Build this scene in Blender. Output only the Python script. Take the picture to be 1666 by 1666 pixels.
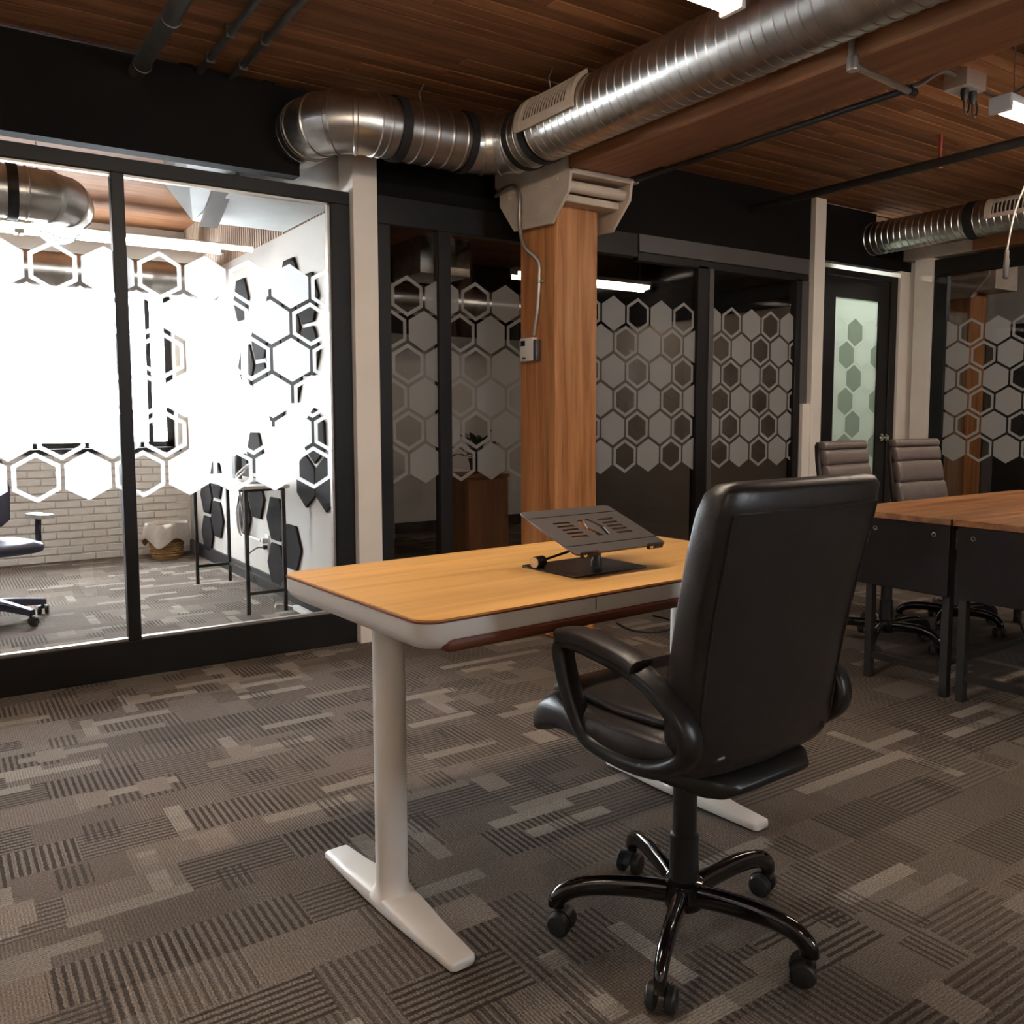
import bpy, bmesh, math, random
from mathutils import Vector, Matrix
random.seed(7)
PI = math.pi
scene = bpy.context.scene
for o in list(bpy.data.objects): bpy.data.objects.remove(o)
COL = scene.collection

# ------------------------------------------------------------------ camera
YAW, PITCH, ROLL, CAMH = .5924, .0857, .0027, 1.25
fw = Vector((math.sin(YAW)*math.cos(PITCH), math.cos(YAW)*math.cos(PITCH), -math.sin(PITCH)))
rt = Vector((math.cos(YAW), -math.sin(YAW), 0)); dn = fw.cross(rt)
cr, sr = math.cos(ROLL), math.sin(ROLL)
rt2 = cr*rt+sr*dn; dn2 = -sr*rt+cr*dn
cam = bpy.data.cameras.new('camera'); camo = bpy.data.objects.new('camera', cam); COL.objects.link(camo)
up = -dn2; bk = -fw
camo.matrix_world = Matrix(((rt2.x, up.x, bk.x, 0), (rt2.y, up.y, bk.y, 0), (rt2.z, up.z, bk.z, CAMH), (0, 0, 0, 1)))
cam.sensor_width = 36; cam.lens = 1416.4/1666*36; cam.shift_y = -34.4/1666
cam.clip_start = .05; cam.clip_end = 200
scene.camera = camo
# ------------------------------------------------------------------ world, exposure
SKY = 38.0
w = bpy.data.worlds.new('World'); scene.world = w; w.use_nodes = True
bg = w.node_tree.nodes['Background']; bg.inputs[0].default_value = (.86, .93, 1, 1); bg.inputs[1].default_value = SKY
scene.view_settings.view_transform = 'Standard'; scene.view_settings.look = 'None'
scene.view_settings.gamma = 1; scene.view_settings.use_curve_mapping = False
scene.view_settings.exposure = 0.12
LAMP = 52.0          # ceiling strip lights

# ------------------------------------------------------------------ materials
MATS = {}
def new_mat(name):
    m = bpy.data.materials.new(name); m.use_nodes = True
    nt = m.node_tree; nt.nodes.clear()
    out = nt.nodes.new('ShaderNodeOutputMaterial')
    MATS[name] = m
    return m, nt, out
def N(nt, t, **kw):
    n = nt.nodes.new(t)
    for k, v in kw.items():
        if k.startswith('i_'):
            key = k[2:]
            key = int(key) if key.isdigit() else key.replace('_', ' ')
            n.inputs[key].default_value = v
        else: setattr(n, k, v)
    return n
def L(nt, a, b): nt.links.new(a, b)
def rgb(c): return (c[0], c[1], c[2], 1)
def plain(name, c, rough=.5, metal=0, var=.12, scale=8, bump=0, bscale=60, spec=.5, stretch=(1, 1, 1), coat=0):
    m, nt, out = new_mat(name)
    p = N(nt, 'ShaderNodeBsdfPrincipled'); p.inputs['Roughness'].default_value = rough; p.inputs['Metallic'].default_value = metal
    p.inputs['Specular IOR Level'].default_value = spec
    if coat: p.inputs['Coat Weight'].default_value = coat; p.inputs['Coat Roughness'].default_value = .08
    tc = N(nt, 'ShaderNodeTexCoord'); mp = N(nt, 'ShaderNodeMapping'); mp.inputs['Scale'].default_value = stretch
    L(nt, tc.outputs['Object'], mp.inputs[0])
    no = N(nt, 'ShaderNodeTexNoise', i_Scale=scale, i_Detail=4.0)
    L(nt, mp.outputs[0], no.inputs['Vector'])
    r = N(nt, 'ShaderNodeValToRGB')
    r.color_ramp.elements[0].position = .3; r.color_ramp.elements[1].position = .7
    r.color_ramp.elements[0].color = rgb([x*(1-var) for x in c]); r.color_ramp.elements[1].color = rgb([min(1, x*(1+var)) for x in c])
    L(nt, no.outputs[0], r.inputs[0]); L(nt, r.outputs[0], p.inputs['Base Color'])
    if bump:
        n2 = N(nt, 'ShaderNodeTexNoise', i_Scale=bscale, i_Detail=3.0); L(nt, mp.outputs[0], n2.inputs['Vector'])
        b = N(nt, 'ShaderNodeBump', i_Strength=bump, i_Distance=.002); L(nt, n2.outputs[0], b.inputs['Height']); L(nt, b.outputs[0], p.inputs['Normal'])
    L(nt, p.outputs[0], out.inputs[0])
    return m
def wood(name, c1, c2, c3, axis=0, rough=.5, grain=14, spec=.4, objvar=.35, stain=.0):
    m, nt, out = new_mat(name)
    p = N(nt, 'ShaderNodeBsdfPrincipled'); p.inputs['Roughness'].default_value = rough; p.inputs['Specular IOR Level'].default_value = spec
    tc = N(nt, 'ShaderNodeTexCoord'); oi = N(nt, 'ShaderNodeObjectInfo')
    add = N(nt, 'ShaderNodeVectorMath', operation='MULTIPLY_ADD'); add.inputs[1].default_value = (1, 1, 1)
    L(nt, tc.outputs['Object'], add.inputs[0])
    sc = N(nt, 'ShaderNodeMath', operation='MULTIPLY', i_1=37.0); L(nt, oi.outputs['Random'], sc.inputs[0])
    L(nt, sc.outputs[0], add.inputs[2])
    mp = N(nt, 'ShaderNodeMapping'); s = [grain, grain, grain]; s[axis] = grain*.06; mp.inputs['Scale'].default_value = s
    L(nt, add.outputs[0], mp.inputs[0])
    no = N(nt, 'ShaderNodeTexNoise', i_Scale=1.0, i_Detail=6.0, i_Roughness=.6, i_Distortion=.4); L(nt, mp.outputs[0], no.inputs['Vector'])
    r = N(nt, 'ShaderNodeValToRGB'); e = r.color_ramp.elements
    e[0].position = .28; e[0].color = rgb(c1); e[1].position = .75; e[1].color = rgb(c3)
    k = e.new(.5); k.color = rgb(c2)
    L(nt, no.outputs[0], r.inputs[0])
    # slow blotches and per-board shade
    mp2 = N(nt, 'ShaderNodeMapping'); s2 = [2.2, 2.2, 2.2]; s2[axis] = .5; mp2.inputs['Scale'].default_value = s2; L(nt, add.outputs[0], mp2.inputs[0])
    n2 = N(nt, 'ShaderNodeTexNoise', i_Scale=1.0, i_Detail=2.0); L(nt, mp2.outputs[0], n2.inputs['Vector'])
    mr = N(nt, 'ShaderNodeMapRange', i_From_Min=.3, i_From_Max=.7, i_To_Min=.72, i_To_Max=1.2); L(nt, n2.outputs[0], mr.inputs[0])
    mr2 = N(nt, 'ShaderNodeMapRange', i_To_Min=1-objvar, i_To_Max=1+objvar); L(nt, oi.outputs['Random'], mr2.inputs[0])
    mul = N(nt, 'ShaderNodeMath', operation='MULTIPLY'); L(nt, mr.outputs[0], mul.inputs[0]); L(nt, mr2.outputs[0], mul.inputs[1])
    vm = N(nt, 'ShaderNodeVectorMath', operation='SCALE'); L(nt, r.outputs[0], vm.inputs[0]); L(nt, mul.outputs[0], vm.inputs['Scale'])
    L(nt, vm.outputs[0], p.inputs['Base Color'])
    b = N(nt, 'ShaderNodeBump', i_Strength=.15, i_Distance=.002); L(nt, no.outputs[0], b.inputs['Height']); L(nt, b.outputs[0], p.inputs['Normal'])
    L(nt, p.outputs[0], out.inputs[0])
    return m
def emit(name, c, s):
    m, nt, out = new_mat(name); e = N(nt, 'ShaderNodeEmission'); e.inputs[0].default_value = rgb(c); e.inputs[1].default_value = s
    L(nt, e.outputs[0], out.inputs[0]); return m
def glass(name, tint=(1, 1, 1), ior=1.42):
    m, nt, out = new_mat(name)
    t = N(nt, 'ShaderNodeBsdfTransparent'); t.inputs[0].default_value = rgb(tint)
    g = N(nt, 'ShaderNodeBsdfGlossy'); g.inputs['Roughness'].default_value = 0.0
    f = N(nt, 'ShaderNodeFresnel'); f.inputs[0].default_value = ior
    ge = N(nt, 'ShaderNodeNewGeometry'); inv = N(nt, 'ShaderNodeMath', operation='SUBTRACT', i_0=1.0); L(nt, ge.outputs['Backfacing'], inv.inputs[1])
    mu = N(nt, 'ShaderNodeMath', operation='MULTIPLY'); L(nt, f.outputs[0], mu.inputs[0]); L(nt, inv.outputs[0], mu.inputs[1])
    mx = N(nt, 'ShaderNodeMixShader'); L(nt, mu.outputs[0], mx.inputs[0]); L(nt, t.outputs[0], mx.inputs[1]); L(nt, g.outputs[0], mx.inputs[2])
    L(nt, mx.outputs[0], out.inputs[0]); return m
def film(name, c=(.74, .74, .735), clear=.16):
    m, nt, out = new_mat(name)
    d = N(nt, 'ShaderNodeBsdfDiffuse'); d.inputs[0].default_value = rgb([x*.9 for x in c])
    t = N(nt, 'ShaderNodeBsdfTranslucent'); t.inputs[0].default_value = rgb(c)
    tr = N(nt, 'ShaderNodeBsdfTransparent')
    a = N(nt, 'ShaderNodeMixShader', i_Fac=.64); L(nt, d.outputs[0], a.inputs[1]); L(nt, t.outputs[0], a.inputs[2])
    b = N(nt, 'ShaderNodeMixShader', i_Fac=clear); L(nt, a.outputs[0], b.inputs[1]); L(nt, tr.outputs[0], b.inputs[2])
    L(nt, b.outputs[0], out.inputs[0]); return m
def carpet(name):
    m, nt, out = new_mat(name)
    p = N(nt, 'ShaderNodeBsdfPrincipled'); p.inputs['Roughness'].default_value = .95; p.inputs['Specular IOR Level'].default_value = .1
    tc = N(nt, 'ShaderNodeTexCoord'); sp = N(nt, 'ShaderNodeSeparateXYZ'); L(nt, tc.outputs['Object'], sp.inputs[0])
    def M(op, a, b=None, c=None):
        n = N(nt, 'ShaderNodeMath', operation=op)
        for i, v in enumerate((a, b, c)):
            if v is None: continue
            if isinstance(v, (int, float)): n.inputs[i].default_value = v
            else: L(nt, v, n.inputs[i])
        return n.outputs[0]
    wob = N(nt, 'ShaderNodeTexNoise', i_Scale=95.0, i_Detail=1.0); L(nt, tc.outputs['Object'], wob.inputs['Vector'])
    wsp = N(nt, 'ShaderNodeSeparateColor'); L(nt, wob.outputs['Color'], wsp.inputs[0])
    X = M('MULTIPLY_ADD', M('SUBTRACT', wsp.outputs[0], .5), .007, sp.outputs[0]); Y = M('MULTIPLY_ADD', M('SUBTRACT', wsp.outputs[1], .5), .007, sp.outputs[1])
    def cells(sx, sy, off, seed):
        row = M('FLOOR', M('DIVIDE', Y, sy))
        xs = M('ADD', M('DIVIDE', X, sx), M('MULTIPLY', row, off))
        colm = M('FLOOR', xs)
        cb = N(nt, 'ShaderNodeCombineXYZ'); L(nt, colm, cb.inputs[0]); L(nt, row, cb.inputs[1]); cb.inputs[2].default_value = seed
        wn = N(nt, 'ShaderNodeTexWhiteNoise', noise_dimensions='3D'); L(nt, cb.outputs[0], wn.inputs[0])
        s2 = N(nt, 'ShaderNodeSeparateColor'); L(nt, wn.outputs['Color'], s2.inputs[0])
        return s2.outputs
    A = cells(.29, .165, .37, 1.0)          # big patches
    B = cells(.30, .0535, .61, 5.0)         # long thin bars along X
    C = cells(.095, .125, .43, 9.0)        # small squares
    D = cells(.052, .26, .5, 13.0)         # thin bars along Y
    E_ = cells(.5, .38, .33, 21.0)
    def stripes(v, pitch): return M('GREATER_THAN', M('FRACT', M('DIVIDE', v, pitch)), .52)
    stx = stripes(X, .0205); sty = stripes(Y, .0205); fin = stripes(X, .0088); finy = stripes(Y, .0088)
    ribs = M('ADD', M('MULTIPLY', fin, M('GREATER_THAN', A[1], .5)), M('MULTIPLY', finy, M('LESS_THAN', A[1], .5)))
    # patch kinds
    isx = M('LESS_THAN', A[0], .31); isy = M('MULTIPLY', M('GREATER_THAN', A[0], .31), M('LESS_THAN', A[0], .62))
    isf = M('MULTIPLY', M('GREATER_THAN', A[0], .62), M('LESS_THAN', A[0], .82))
    wt = M('ADD', M('MULTIPLY', isx, stx), M('MULTIPLY', isy, sty))
    wt = M('ADD', wt, M('MULTIPLY', M('MULTIPLY', isf, fin), .55))
    def mixc(f, a, b):
        n = N(nt, 'ShaderNodeMix', data_type='RGBA')
        if isinstance(f, float): n.inputs[0].default_value = f
        else: L(nt, f, n.inputs[0])
        for i, v in ((6, a), (7, b)):
            if isinstance(v, tuple): n.inputs[i].default_value = rgb(v)
            else: L(nt, v, n.inputs[i])
        return n.outputs[2]
    base = mixc(A[1], (.125, .099, .080), (.188, .154, .128))
    base = mixc(M('MULTIPLY', E_[0], .5), base, (.205, .158, .126))
    dark = (.040, .032, .027)
    strong = M('ADD', M('MULTIPLY', A[2], .4), .52)
    colr = mixc(M('MULTIPLY', wt, strong), base, dark)
    light = mixc(B[1], (.195, .163, .135), (.285, .245, .205))
    colr = mixc(M('LESS_THAN', B[0], .075), colr, light)
    colr = mixc(M('LESS_THAN', D[0], .028), colr, light)
    colr = mixc(M('LESS_THAN', C[0], .032), colr, (.235, .19, .155))
    # thin dark striped patches laid over
    cd = M('MULTIPLY', M('GREATER_THAN', C[0], .90), stx); colr = mixc(M('MULTIPLY', cd, .7), colr, dark)
    colr = mixc(M('MULTIPLY', ribs, .3), colr, dark)
    # pile
    mp = N(nt, 'ShaderNodeMapping'); mp.inputs['Scale'].default_value = (260, 190, 1); L(nt, tc.outputs['Object'], mp.inputs[0])
    no = N(nt, 'ShaderNodeTexNoise', i_Scale=1.0, i_Detail=2.0); L(nt, mp.outputs[0], no.inputs['Vector'])
    mr = N(nt, 'ShaderNodeMapRange', i_From_Min=.3, i_From_Max=.7, i_To_Min=.62, i_To_Max=1.5); L(nt, no.outputs[0], mr.inputs[0])
    vm = N(nt, 'ShaderNodeVectorMath', operation='SCALE'); L(nt, colr, vm.inputs[0]); L(nt, mr.outputs[0], vm.inputs['Scale'])
    L(nt, vm.outputs[0], p.inputs['Base Color'])
    b = N(nt, 'ShaderNodeBump', i_Strength=.5, i_Distance=.003); L(nt, no.outputs[0], b.inputs['Height']); L(nt, b.outputs[0], p.inputs['Normal'])
    L(nt, p.outputs[0], out.inputs[0]); return m

carpet('carpet')
wood('ceiling_wood', (.15, .058, .023), (.235, .102, .044), (.31, .148, .07), 0, .65, 26, .15, .2)
wood('beam_wood', (.22, .085, .033), (.34, .145, .06), (.44, .21, .095), 1, .55, 16, .3, .1)
wood('column_wood', (.25, .085, .026), (.47, .195, .07), (.62, .30, .13), 2, .5, 20, .3, .1)
wood('oak_top', (.55, .27, .075), (.70, .38, .12), (.78, .47, .18), 0, .38, 22, .45, .02)
wood('walnut_top', (.11, .038, .012), (.26, .105, .034), (.44, .21, .075), 0, .4, 17, .45, .12)
wood('cabinet_wood', (.20, .085, .04), (.30, .135, .065), (.36, .18, .09), 2, .45, 14, .4, .1)
plain('black_frame', (.011, .0095, .0095), .45, 0, .2, 5, 0, 60, .3)
plain('black_fascia', (.007, .006, .006), .75, 0, .25, 3, 0, 60, .12)
plain('grey_header', (.075, .068, .066), .5, 0, .08, 3)
plain('white_paint', (.86, .785, .70), .6, 0, .04, 3)
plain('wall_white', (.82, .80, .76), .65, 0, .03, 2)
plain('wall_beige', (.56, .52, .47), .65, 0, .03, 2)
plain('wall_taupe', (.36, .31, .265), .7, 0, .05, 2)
plain('brick_paint', (.80, .75, .70), .6, 0, .06, 14, .5, 40)
plain('desk_white', (.86, .81, .75), .38, 0, .02, 4, 0, 60, .5)
plain('desk_lip', (.16, .045, .02), .5, 0, .1, 6)
plain('galvanised', (.60, .585, .56), .31, 1, .16, 9, .015, 14)
plain('galvanised_dull', (.42, .40, .38), .36, 1, .2, 12, .02, 14)
plain('strap_black', (.012, .011, .012), .7, 0, .1, 6)
plain('cream_steel', (.58, .49, .40), .55, 0, .12, 7, .3, 25)
plain('conduit_steel', (.50, .46, .42), .35, .8, .1, 12)
plain('dark_pipe', (.035, .032, .03), .45, .3, .25, 9)
plain('pipe_grey', (.10, .095, .09), .4, .5, .25, 7)
plain('leather', (.021, .0155, .0142), .37, 0, .15, 20, .25, 140, .55)
plain('leather_grey', (.13, .105, .095), .42, 0, .08, 20, .25, 140, .5)
plain('plastic_black', (.012, .011, .011), .35, 0, .1, 10)
plain('gloss_black', (.006, .005, .006), .1, 0, .1, 10, 0, 60, .6, (1, 1, 1), .8)
plain('caster_black', (.016, .015, .015), .5, 0, .1, 10)
plain('metal_grey', (.13, .115, .11), .42, .55, .05, 20)
plain('metal_dark', (.022, .02, .02), .45, .4, .05, 20)
plain('chrome', (.75, .73, .7), .15, 1, .03, 10)
plain('panel_black', (.02, .0175, .0175), .9, 0, .12, 30, .4, 120, .08)
plain('modesty_black', (.016, .012, .012), .7, 0, .1, 10, 0, 60, .2)
plain('table_steel', (.028, .025, .024), .45, .3, .1, 10)
plain('cable_black', (.01, .01, .01), .5)
plain('cable_white', (.7, .68, .65), .5)
plain('plastic_white', (.78, .76, .73), .45, 0, .03)
plain('screen_dark', (.02, .022, .025), .2)
plain('linen', (.62, .56, .50), .9, 0, .08, 30, .6, 90, .1)
plain('wicker', (.34, .19, .08), .7, 0, .35, 60, .8, 80, .2, (1, 1, 3))
plain('baseboard_dark', (.03, .027, .027), .5)
plain('task_blue', (.035, .032, .07), .45, 0, .1)
plain('red_metal', (.25, .05, .03), .5)
plain('leaf_green', (.04, .085, .03), .5, 0, .3, 12)
plain('pot_dark', (.05, .045, .04), .5)
plain('pipe_white', (.62, .56, .50), .6, 0, .05)
plain('corrugated', (.52, .40, .31), .6, 0, .1, 6)
plain('plaster_box', (.72, .73, .72), .6, 0, .05)
plain('paper', (.8, .8, .78), .7)
emit('lamp_glow', (1, .83, .66), LAMP)
emit('lamp_glow_cool', (.94, 1, .93), 85.0)
emit('lamp_glow_dim', (1, .9, .8), 11.0)
emit('lamp_glow_room', (1, .92, .84), 24.0)
glass('clear_glass', (.985, .99, .985), 1.5)
glass('tinted_glass', (.86, .84, .82), 1.6)
film('frosted_film')
film('frosted_film_door', (.80, .84, .80), .1)
film('film_door_grey', (.46, .52, .46), .05)
film('door_frost', (.78, .84, .78), .06)

# ------------------------------------------------------------------ mesh builder
class MB:
    def __init__(s): s.v = []; s.f = []
    def add(s, vs, fs):
        k = len(s.v); s.v += [tuple(x) for x in vs]; s.f += [tuple(i+k for i in f) for f in fs]; return s
    def box(s, x0, x1, y0, y1, z0, z1):
        v = [(x, y, z) for z in (z0, z1) for y in (y0, y1) for x in (x0, x1)]
        return s.add(v, [(0, 2, 3, 1), (4, 5, 7, 6), (0, 1, 5, 4), (2, 6, 7, 3), (0, 4, 6, 2), (1, 3, 7, 5)])
    def obox(s, c, ax, ay, az, hx, hy, hz):
        c = Vector(c); v = []
        for k in (-1, 1):
            for j in (-1, 1):
                for i in (-1, 1): v.append(c+ax*i*hx+ay*j*hy+az*k*hz)
        return s.add(v, [(0, 2, 3, 1), (4, 5, 7, 6), (0, 1, 5, 4), (2, 6, 7, 3), (0, 4, 6, 2), (1, 3, 7, 5)])
    def prism(s, pts, fn, h0, h1):
        n = len(pts); v = [fn(p, h0) for p in pts]+[fn(p, h1) for p in pts]
        return s.add(v, [tuple(range(n-1, -1, -1)), tuple(range(n, 2*n))]+[(i, (i+1) % n, n+(i+1) % n, n+i) for i in range(n)])
    def loft(s, rings, caps=True, closed=False):
        n = len(rings[0]); k = len(rings); v = [p for r in rings for p in r]; f = []
        for a in range(k if closed else k-1):
            b = (a+1) % k
            for i in range(n): j = (i+1) % n; f.append((a*n+i, a*n+j, b*n+j, b*n+i))
        if caps and not closed: f.append(tuple(range(n-1, -1, -1))); f.append(tuple((k-1)*n+i for i in range(n)))
        return s.add(v, f)
    def tube(s, path, r, n=10, caps=True, closed=False, sec=None, upv=None):
        P = [Vector(p) for p in path]; m = len(P); rs = r if isinstance(r, (list, tuple)) else [r]*m
        T = []
        for i in range(m):
            if closed: t = P[(i+1) % m]-P[i-1]
            elif i == 0: t = P[1]-P[0]
            elif i == m-1: t = P[-1]-P[-2]
            else: t = (P[i+1]-P[i]).normalized()+(P[i]-P[i-1]).normalized()
            T.append(t.normalized())
        u = Vector(upv) if upv else (Vector((0, 0, 1)) if abs(T[0].z) < .9 else Vector((1, 0, 0)))
        rings = []
        for i in range(m):
            if upv: u = Vector(upv)
            u = (u-T[i]*u.dot(T[i]))
            if u.length < 1e-6: u = T[i].orthogonal()
            u.normalize(); b = T[i].cross(u)
            ring = []
            for k in range(n):
                a = 2*PI*k/n; ca, sa = math.cos(a), math.sin(a)
                if sec:
                    ca = math.copysign(abs(ca)**sec[2], ca)*sec[0]; sa = math.copysign(abs(sa)**sec[2], sa)*sec[1]
                ring.append(P[i]+(u*ca+b*sa)*rs[i])
            rings.append(ring)
        return s.loft(rings, caps, closed)
    def lathe(s, prof, c=(0, 0, 0), ax=None, n=24, caps=True):
        c = Vector(c); z = Vector(ax).normalized() if ax else Vector((0, 0, 1)); u = z.orthogonal().normalized(); b = z.cross(u)
        rings = [[c+z*h+(u*math.cos(2*PI*k/n)+b*math.sin(2*PI*k/n))*r for k in range(n)] for r, h in prof]
        return s.loft(rings, caps)
    def build(s, name, mat, parent=None, smooth=False, bevel=0, seg=2, sub=0, angle=40):
        me = bpy.data.meshes.new(name); me.from_pydata([tuple(v) for v in s.v], [], s.f)
        bm = bmesh.new(); bm.from_mesh(me); bmesh.ops.recalc_face_normals(bm, faces=bm.faces)
        if bevel:
            ed = [e for e in bm.edges if len(e.link_faces) == 2 and e.calc_face_angle(0) > math.radians(30)]
            bmesh.ops.bevel(bm, geom=ed, offset=bevel, segments=seg, affect='EDGES', profile=.5)
        bm.to_mesh(me); bm.free()
        me.materials.append(MATS[mat])
        o = bpy.data.objects.new(name, me); COL.objects.link(o)
        if parent: o.parent = parent
        if sub:
            md = o.modifiers.new('sub', 'SUBSURF'); md.levels = sub; md.render_levels = sub
        if smooth or sub or bevel:
            for p in me.polygons: p.use_smooth = True
            if not sub:
                try: me.set_sharp_from_angle(angle=math.radians(angle))
                except Exception: pass
        return o
def tag(o, label=None, cat=None, group=None, kind=None):
    if label: o['label'] = label
    if cat: o['category'] = cat
    if group: o['group'] = group
    if kind: o['kind'] = kind
    return o
def empty(name, loc=(0, 0, 0), rz=0, parent=None):
    o = bpy.data.objects.new(name, None); COL.objects.link(o); o.location = loc; o.rotation_euler = (0, 0, rz); o.empty_display_size = .1
    if parent: o.parent = parent
    return o
def struct(o): o['kind'] = 'structure'; return o
def copy_tree(o, parent=None):
    c = o.copy(); COL.objects.link(c); c.parent = parent
    for ch in list(o.children): copy_tree(ch, c)
    return c
def superring(cx, cy, z, hx, hy, n=28, e=.45, fn=None):
    r = []
    for k in range(n):
        a = 2*PI*k/n; ca, sa = math.cos(a), math.sin(a)
        x = cx+math.copysign(abs(ca)**e, ca)*hx; y = cy+math.copysign(abs(sa)**e, sa)*hy
        r.append(fn(x, y, z) if fn else (x, y, z))
    return r
def smoothpath(pts, n=6):
    P = [Vector(p) for p in pts]; out = []
    for i in range(len(P)-1):
        p0 = P[max(i-1, 0)]; p1 = P[i]; p2 = P[i+1]; p3 = P[min(i+2, len(P)-1)]
        for k in range(n):
            t = k/n
            out.append(.5*((2*p1)+(-p0+p2)*t+(2*p0-5*p1+4*p2-p3)*t*t+(-p0+3*p1-3*p2+p3)*t**3))
    out.append(P[-1]); return out

# =================================================================== SETTING
YW = 4.425          # outer face of the long glazed partition
CEIL = 2.92
XR = 7.10           # side partition
YB = 8.37           # brick outer wall
REAR = -3.0
struct(MB().box(-4.2, 11, REAR-.3, YB+.35, -.1, 0).build('floor', 'carpet'))
# ceiling: slab + individual boards over the open office
ceil = struct(MB().box(-4.2, 11, REAR-.3, YB+.35, CEIL+.022, CEIL+.15).build('ceiling', 'ceiling_wood'))
bw = .078
bmeshes = {}
def board_mesh(len_):
    key = round(len_, 2)
    if key not in bmeshes:
        o = MB().box(0, key-.002, 0, bw-.0055, 0, .022).build('board', 'ceiling_wood', None, bevel=.003, seg=1)
        bmeshes[key] = o.data; bpy.data.objects.remove(o)
    return bmeshes[key]
y = 1.30
row = 0
while y < YW+.02:
    x = -1.4-random.choice((0, .4, .8))
    while x < 7.0:
        ln = random.choice((2.4, 2.8, 3.2, 3.6))
        b = bpy.data.objects.new('board', board_mesh(ln)); COL.objects.link(b); b.parent = ceil
        b.location = (x, y, CEIL+random.uniform(-.0015, .0015)); x += ln
    y += bw; row += 1
MB().box(-4.2, 11, REAR-.3, 1.298, CEIL, CEIL+.021).build('board_field', 'ceiling_wood', ceil)['kind'] = 'stuff'
MB().box(-4.2, 11, YW+.09, YB+.35, CEIL, CEIL+.021).build('board_field', 'ceiling_wood', ceil)['kind'] = 'stuff'
# outer shell
def wall_with_windows(name, y0, y1, x0, x1, wins, mat, zt=CEIL):
    mb = MB(); xs = x0
    for (a, b, c, d) in sorted(wins):
        mb.box(xs, a, y0, y1, 0, zt); mb.box(a, b, y0, y1, 0, c); mb.box(a, b, y0, y1, d, zt); xs = b
    mb.box(xs, x1, y0, y1, 0, zt)
    return struct(mb.build(name, mat))
struct(MB().box(-4.35, -4.2, REAR-.3, YB+.35, 0, CEIL).build('wall_left', 'wall_white'))
struct(MB().box(11, 11.15, REAR-.3, YB+.35, 0, CEIL).build('wall_right', 'wall_white'))
rw = [(3.15, 3.82, 1.3, 2.55)]
wall_with_windows('wall_rear', REAR-.3, REAR, -4.2, 11, rw, 'wall_white')
bwins = [(-2.6, -.75, .965, 2.42), (-.25, 1.93, .965, 2.42)]  # first opening is out of view, added to bring in daylight
BW = wall_with_windows('wall_brick', YB, YB+.34, -4.2, 2.02, bwins, 'brick_paint')
struct(MB().box(2.02, 11, YB, YB+.34, 0, CEIL).build('wall_back', 'wall_white'))
# painted bricks proud of the brick wall: those below and beside the near window singly, the rest joined
bm_ = MB().box(0, .196, -.012, 0, 0, .058).build('brick', 'brick_paint', None, bevel=.005, seg=1); BD = bm_.data; bpy.data.objects.remove(bm_)
bh_ = MB().box(0, .094, -.012, 0, 0, .058).build('brick', 'brick_paint', None, bevel=.005, seg=1); BDH = bh_.data; bpy.data.objects.remove(bh_)
rest = MB(); nb = 0
zc = .004; r_ = 0
while zc < 2.85:
    x = 2.0-(.1 if r_ % 2 else 0)
    while x > -1.2:
        x0, x1 = x-.2, x-.004
        inwin = any(a-.1 < x1 and x0 < b+.0 and zc+.058 > c and zc < d for (a, b, c, d) in bwins)
        if not inwin:
            dy = random.uniform(-.003, .002)
            if zc < .965 and x1 > .25 and nb < 290:
                o = bpy.data.objects.new('brick', BD); COL.objects.link(o); o.parent = BW; o.location = (x0, YB+dy, zc); nb += 1
            else: rest.box(x0, x1, YB-.011+dy, YB+.001, zc, zc+.058)
        x -= .2
    zc += .0665; r_ += 1
rest.build('brick_courses', 'brick_paint', BW)['kind'] = 'stuff'

# ---- windows in the outer walls
nwin = [0]
def window_empty():
    nwin[0] += 1
    return struct(empty('window_%d' % nwin[0]))
def outer_window(a, b, c, d, y0, y1, side):
    W_ = window_empty(); t = .06
    ym = y0+.18 if side > 0 else y1-.18
    for nm, bx in (('frame', (a, a+t, c, d)), ('frame', (b-t, b, c, d)), ('frame', (a, b, c, c+t)), ('frame', (a, b, d-t, d)),
                   ('mullion', (b-.22, b-.18, c+t, d-t))):
        MB().box(bx[0], bx[1], ym-.04, ym+.04, bx[2], bx[3]).build(nm, 'black_frame', W_)
    MB().box(a+t, b-t, ym-.004, ym+.004, c+t, d-t).build('pane', 'clear_glass', W_)
    MB().box(a-.02, b+.02, (y0-.03) if side > 0 else (y1-.14), (ym-.04) if side > 0 else (y1+.03), c-.03, c+.012).build('sill', 'black_frame', W_)
    return W_
for wdw in bwins: outer_window(*wdw, YB, YB+.34, 1)
for wdw in rw: outer_window(*wdw, REAR-.3, REAR, -1)

# ---- partitions behind the glazing
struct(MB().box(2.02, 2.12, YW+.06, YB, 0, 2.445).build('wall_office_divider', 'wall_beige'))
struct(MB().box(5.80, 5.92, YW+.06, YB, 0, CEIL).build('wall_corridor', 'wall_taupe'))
struct(MB().box(XR+.05, XR+.15, YW+.0, YB, 0, CEIL).build('wall_corner', 'wall_white'))
struct(MB().box(10.1, 10.2, REAR, YB, 0, CEIL).build('wall_far_room', 'wall_white'))
struct(MB().box(10.05, 10.1, REAR, YB, 0, 2.25).build('wall_dark_lower', 'baseboard_dark'))  # plain dark sheet over the lower far wall
struct(MB().box(2.003, 2.02, YW+.06, YB-.012, 0, .115).build('baseboard_office', 'baseboard_dark'))
struct(MB().box(2.12, 5.80, YB-.02, YB, 0, .11).build('baseboard_back', 'baseboard_dark'))
bh = MB(); bh.box(5.775, 5.80, YW+.09, YB-.03, 2.12, CEIL-.002); bh.box(2.125, 5.775, YB-.03, YB, 2.12, CEIL-.002)
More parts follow.
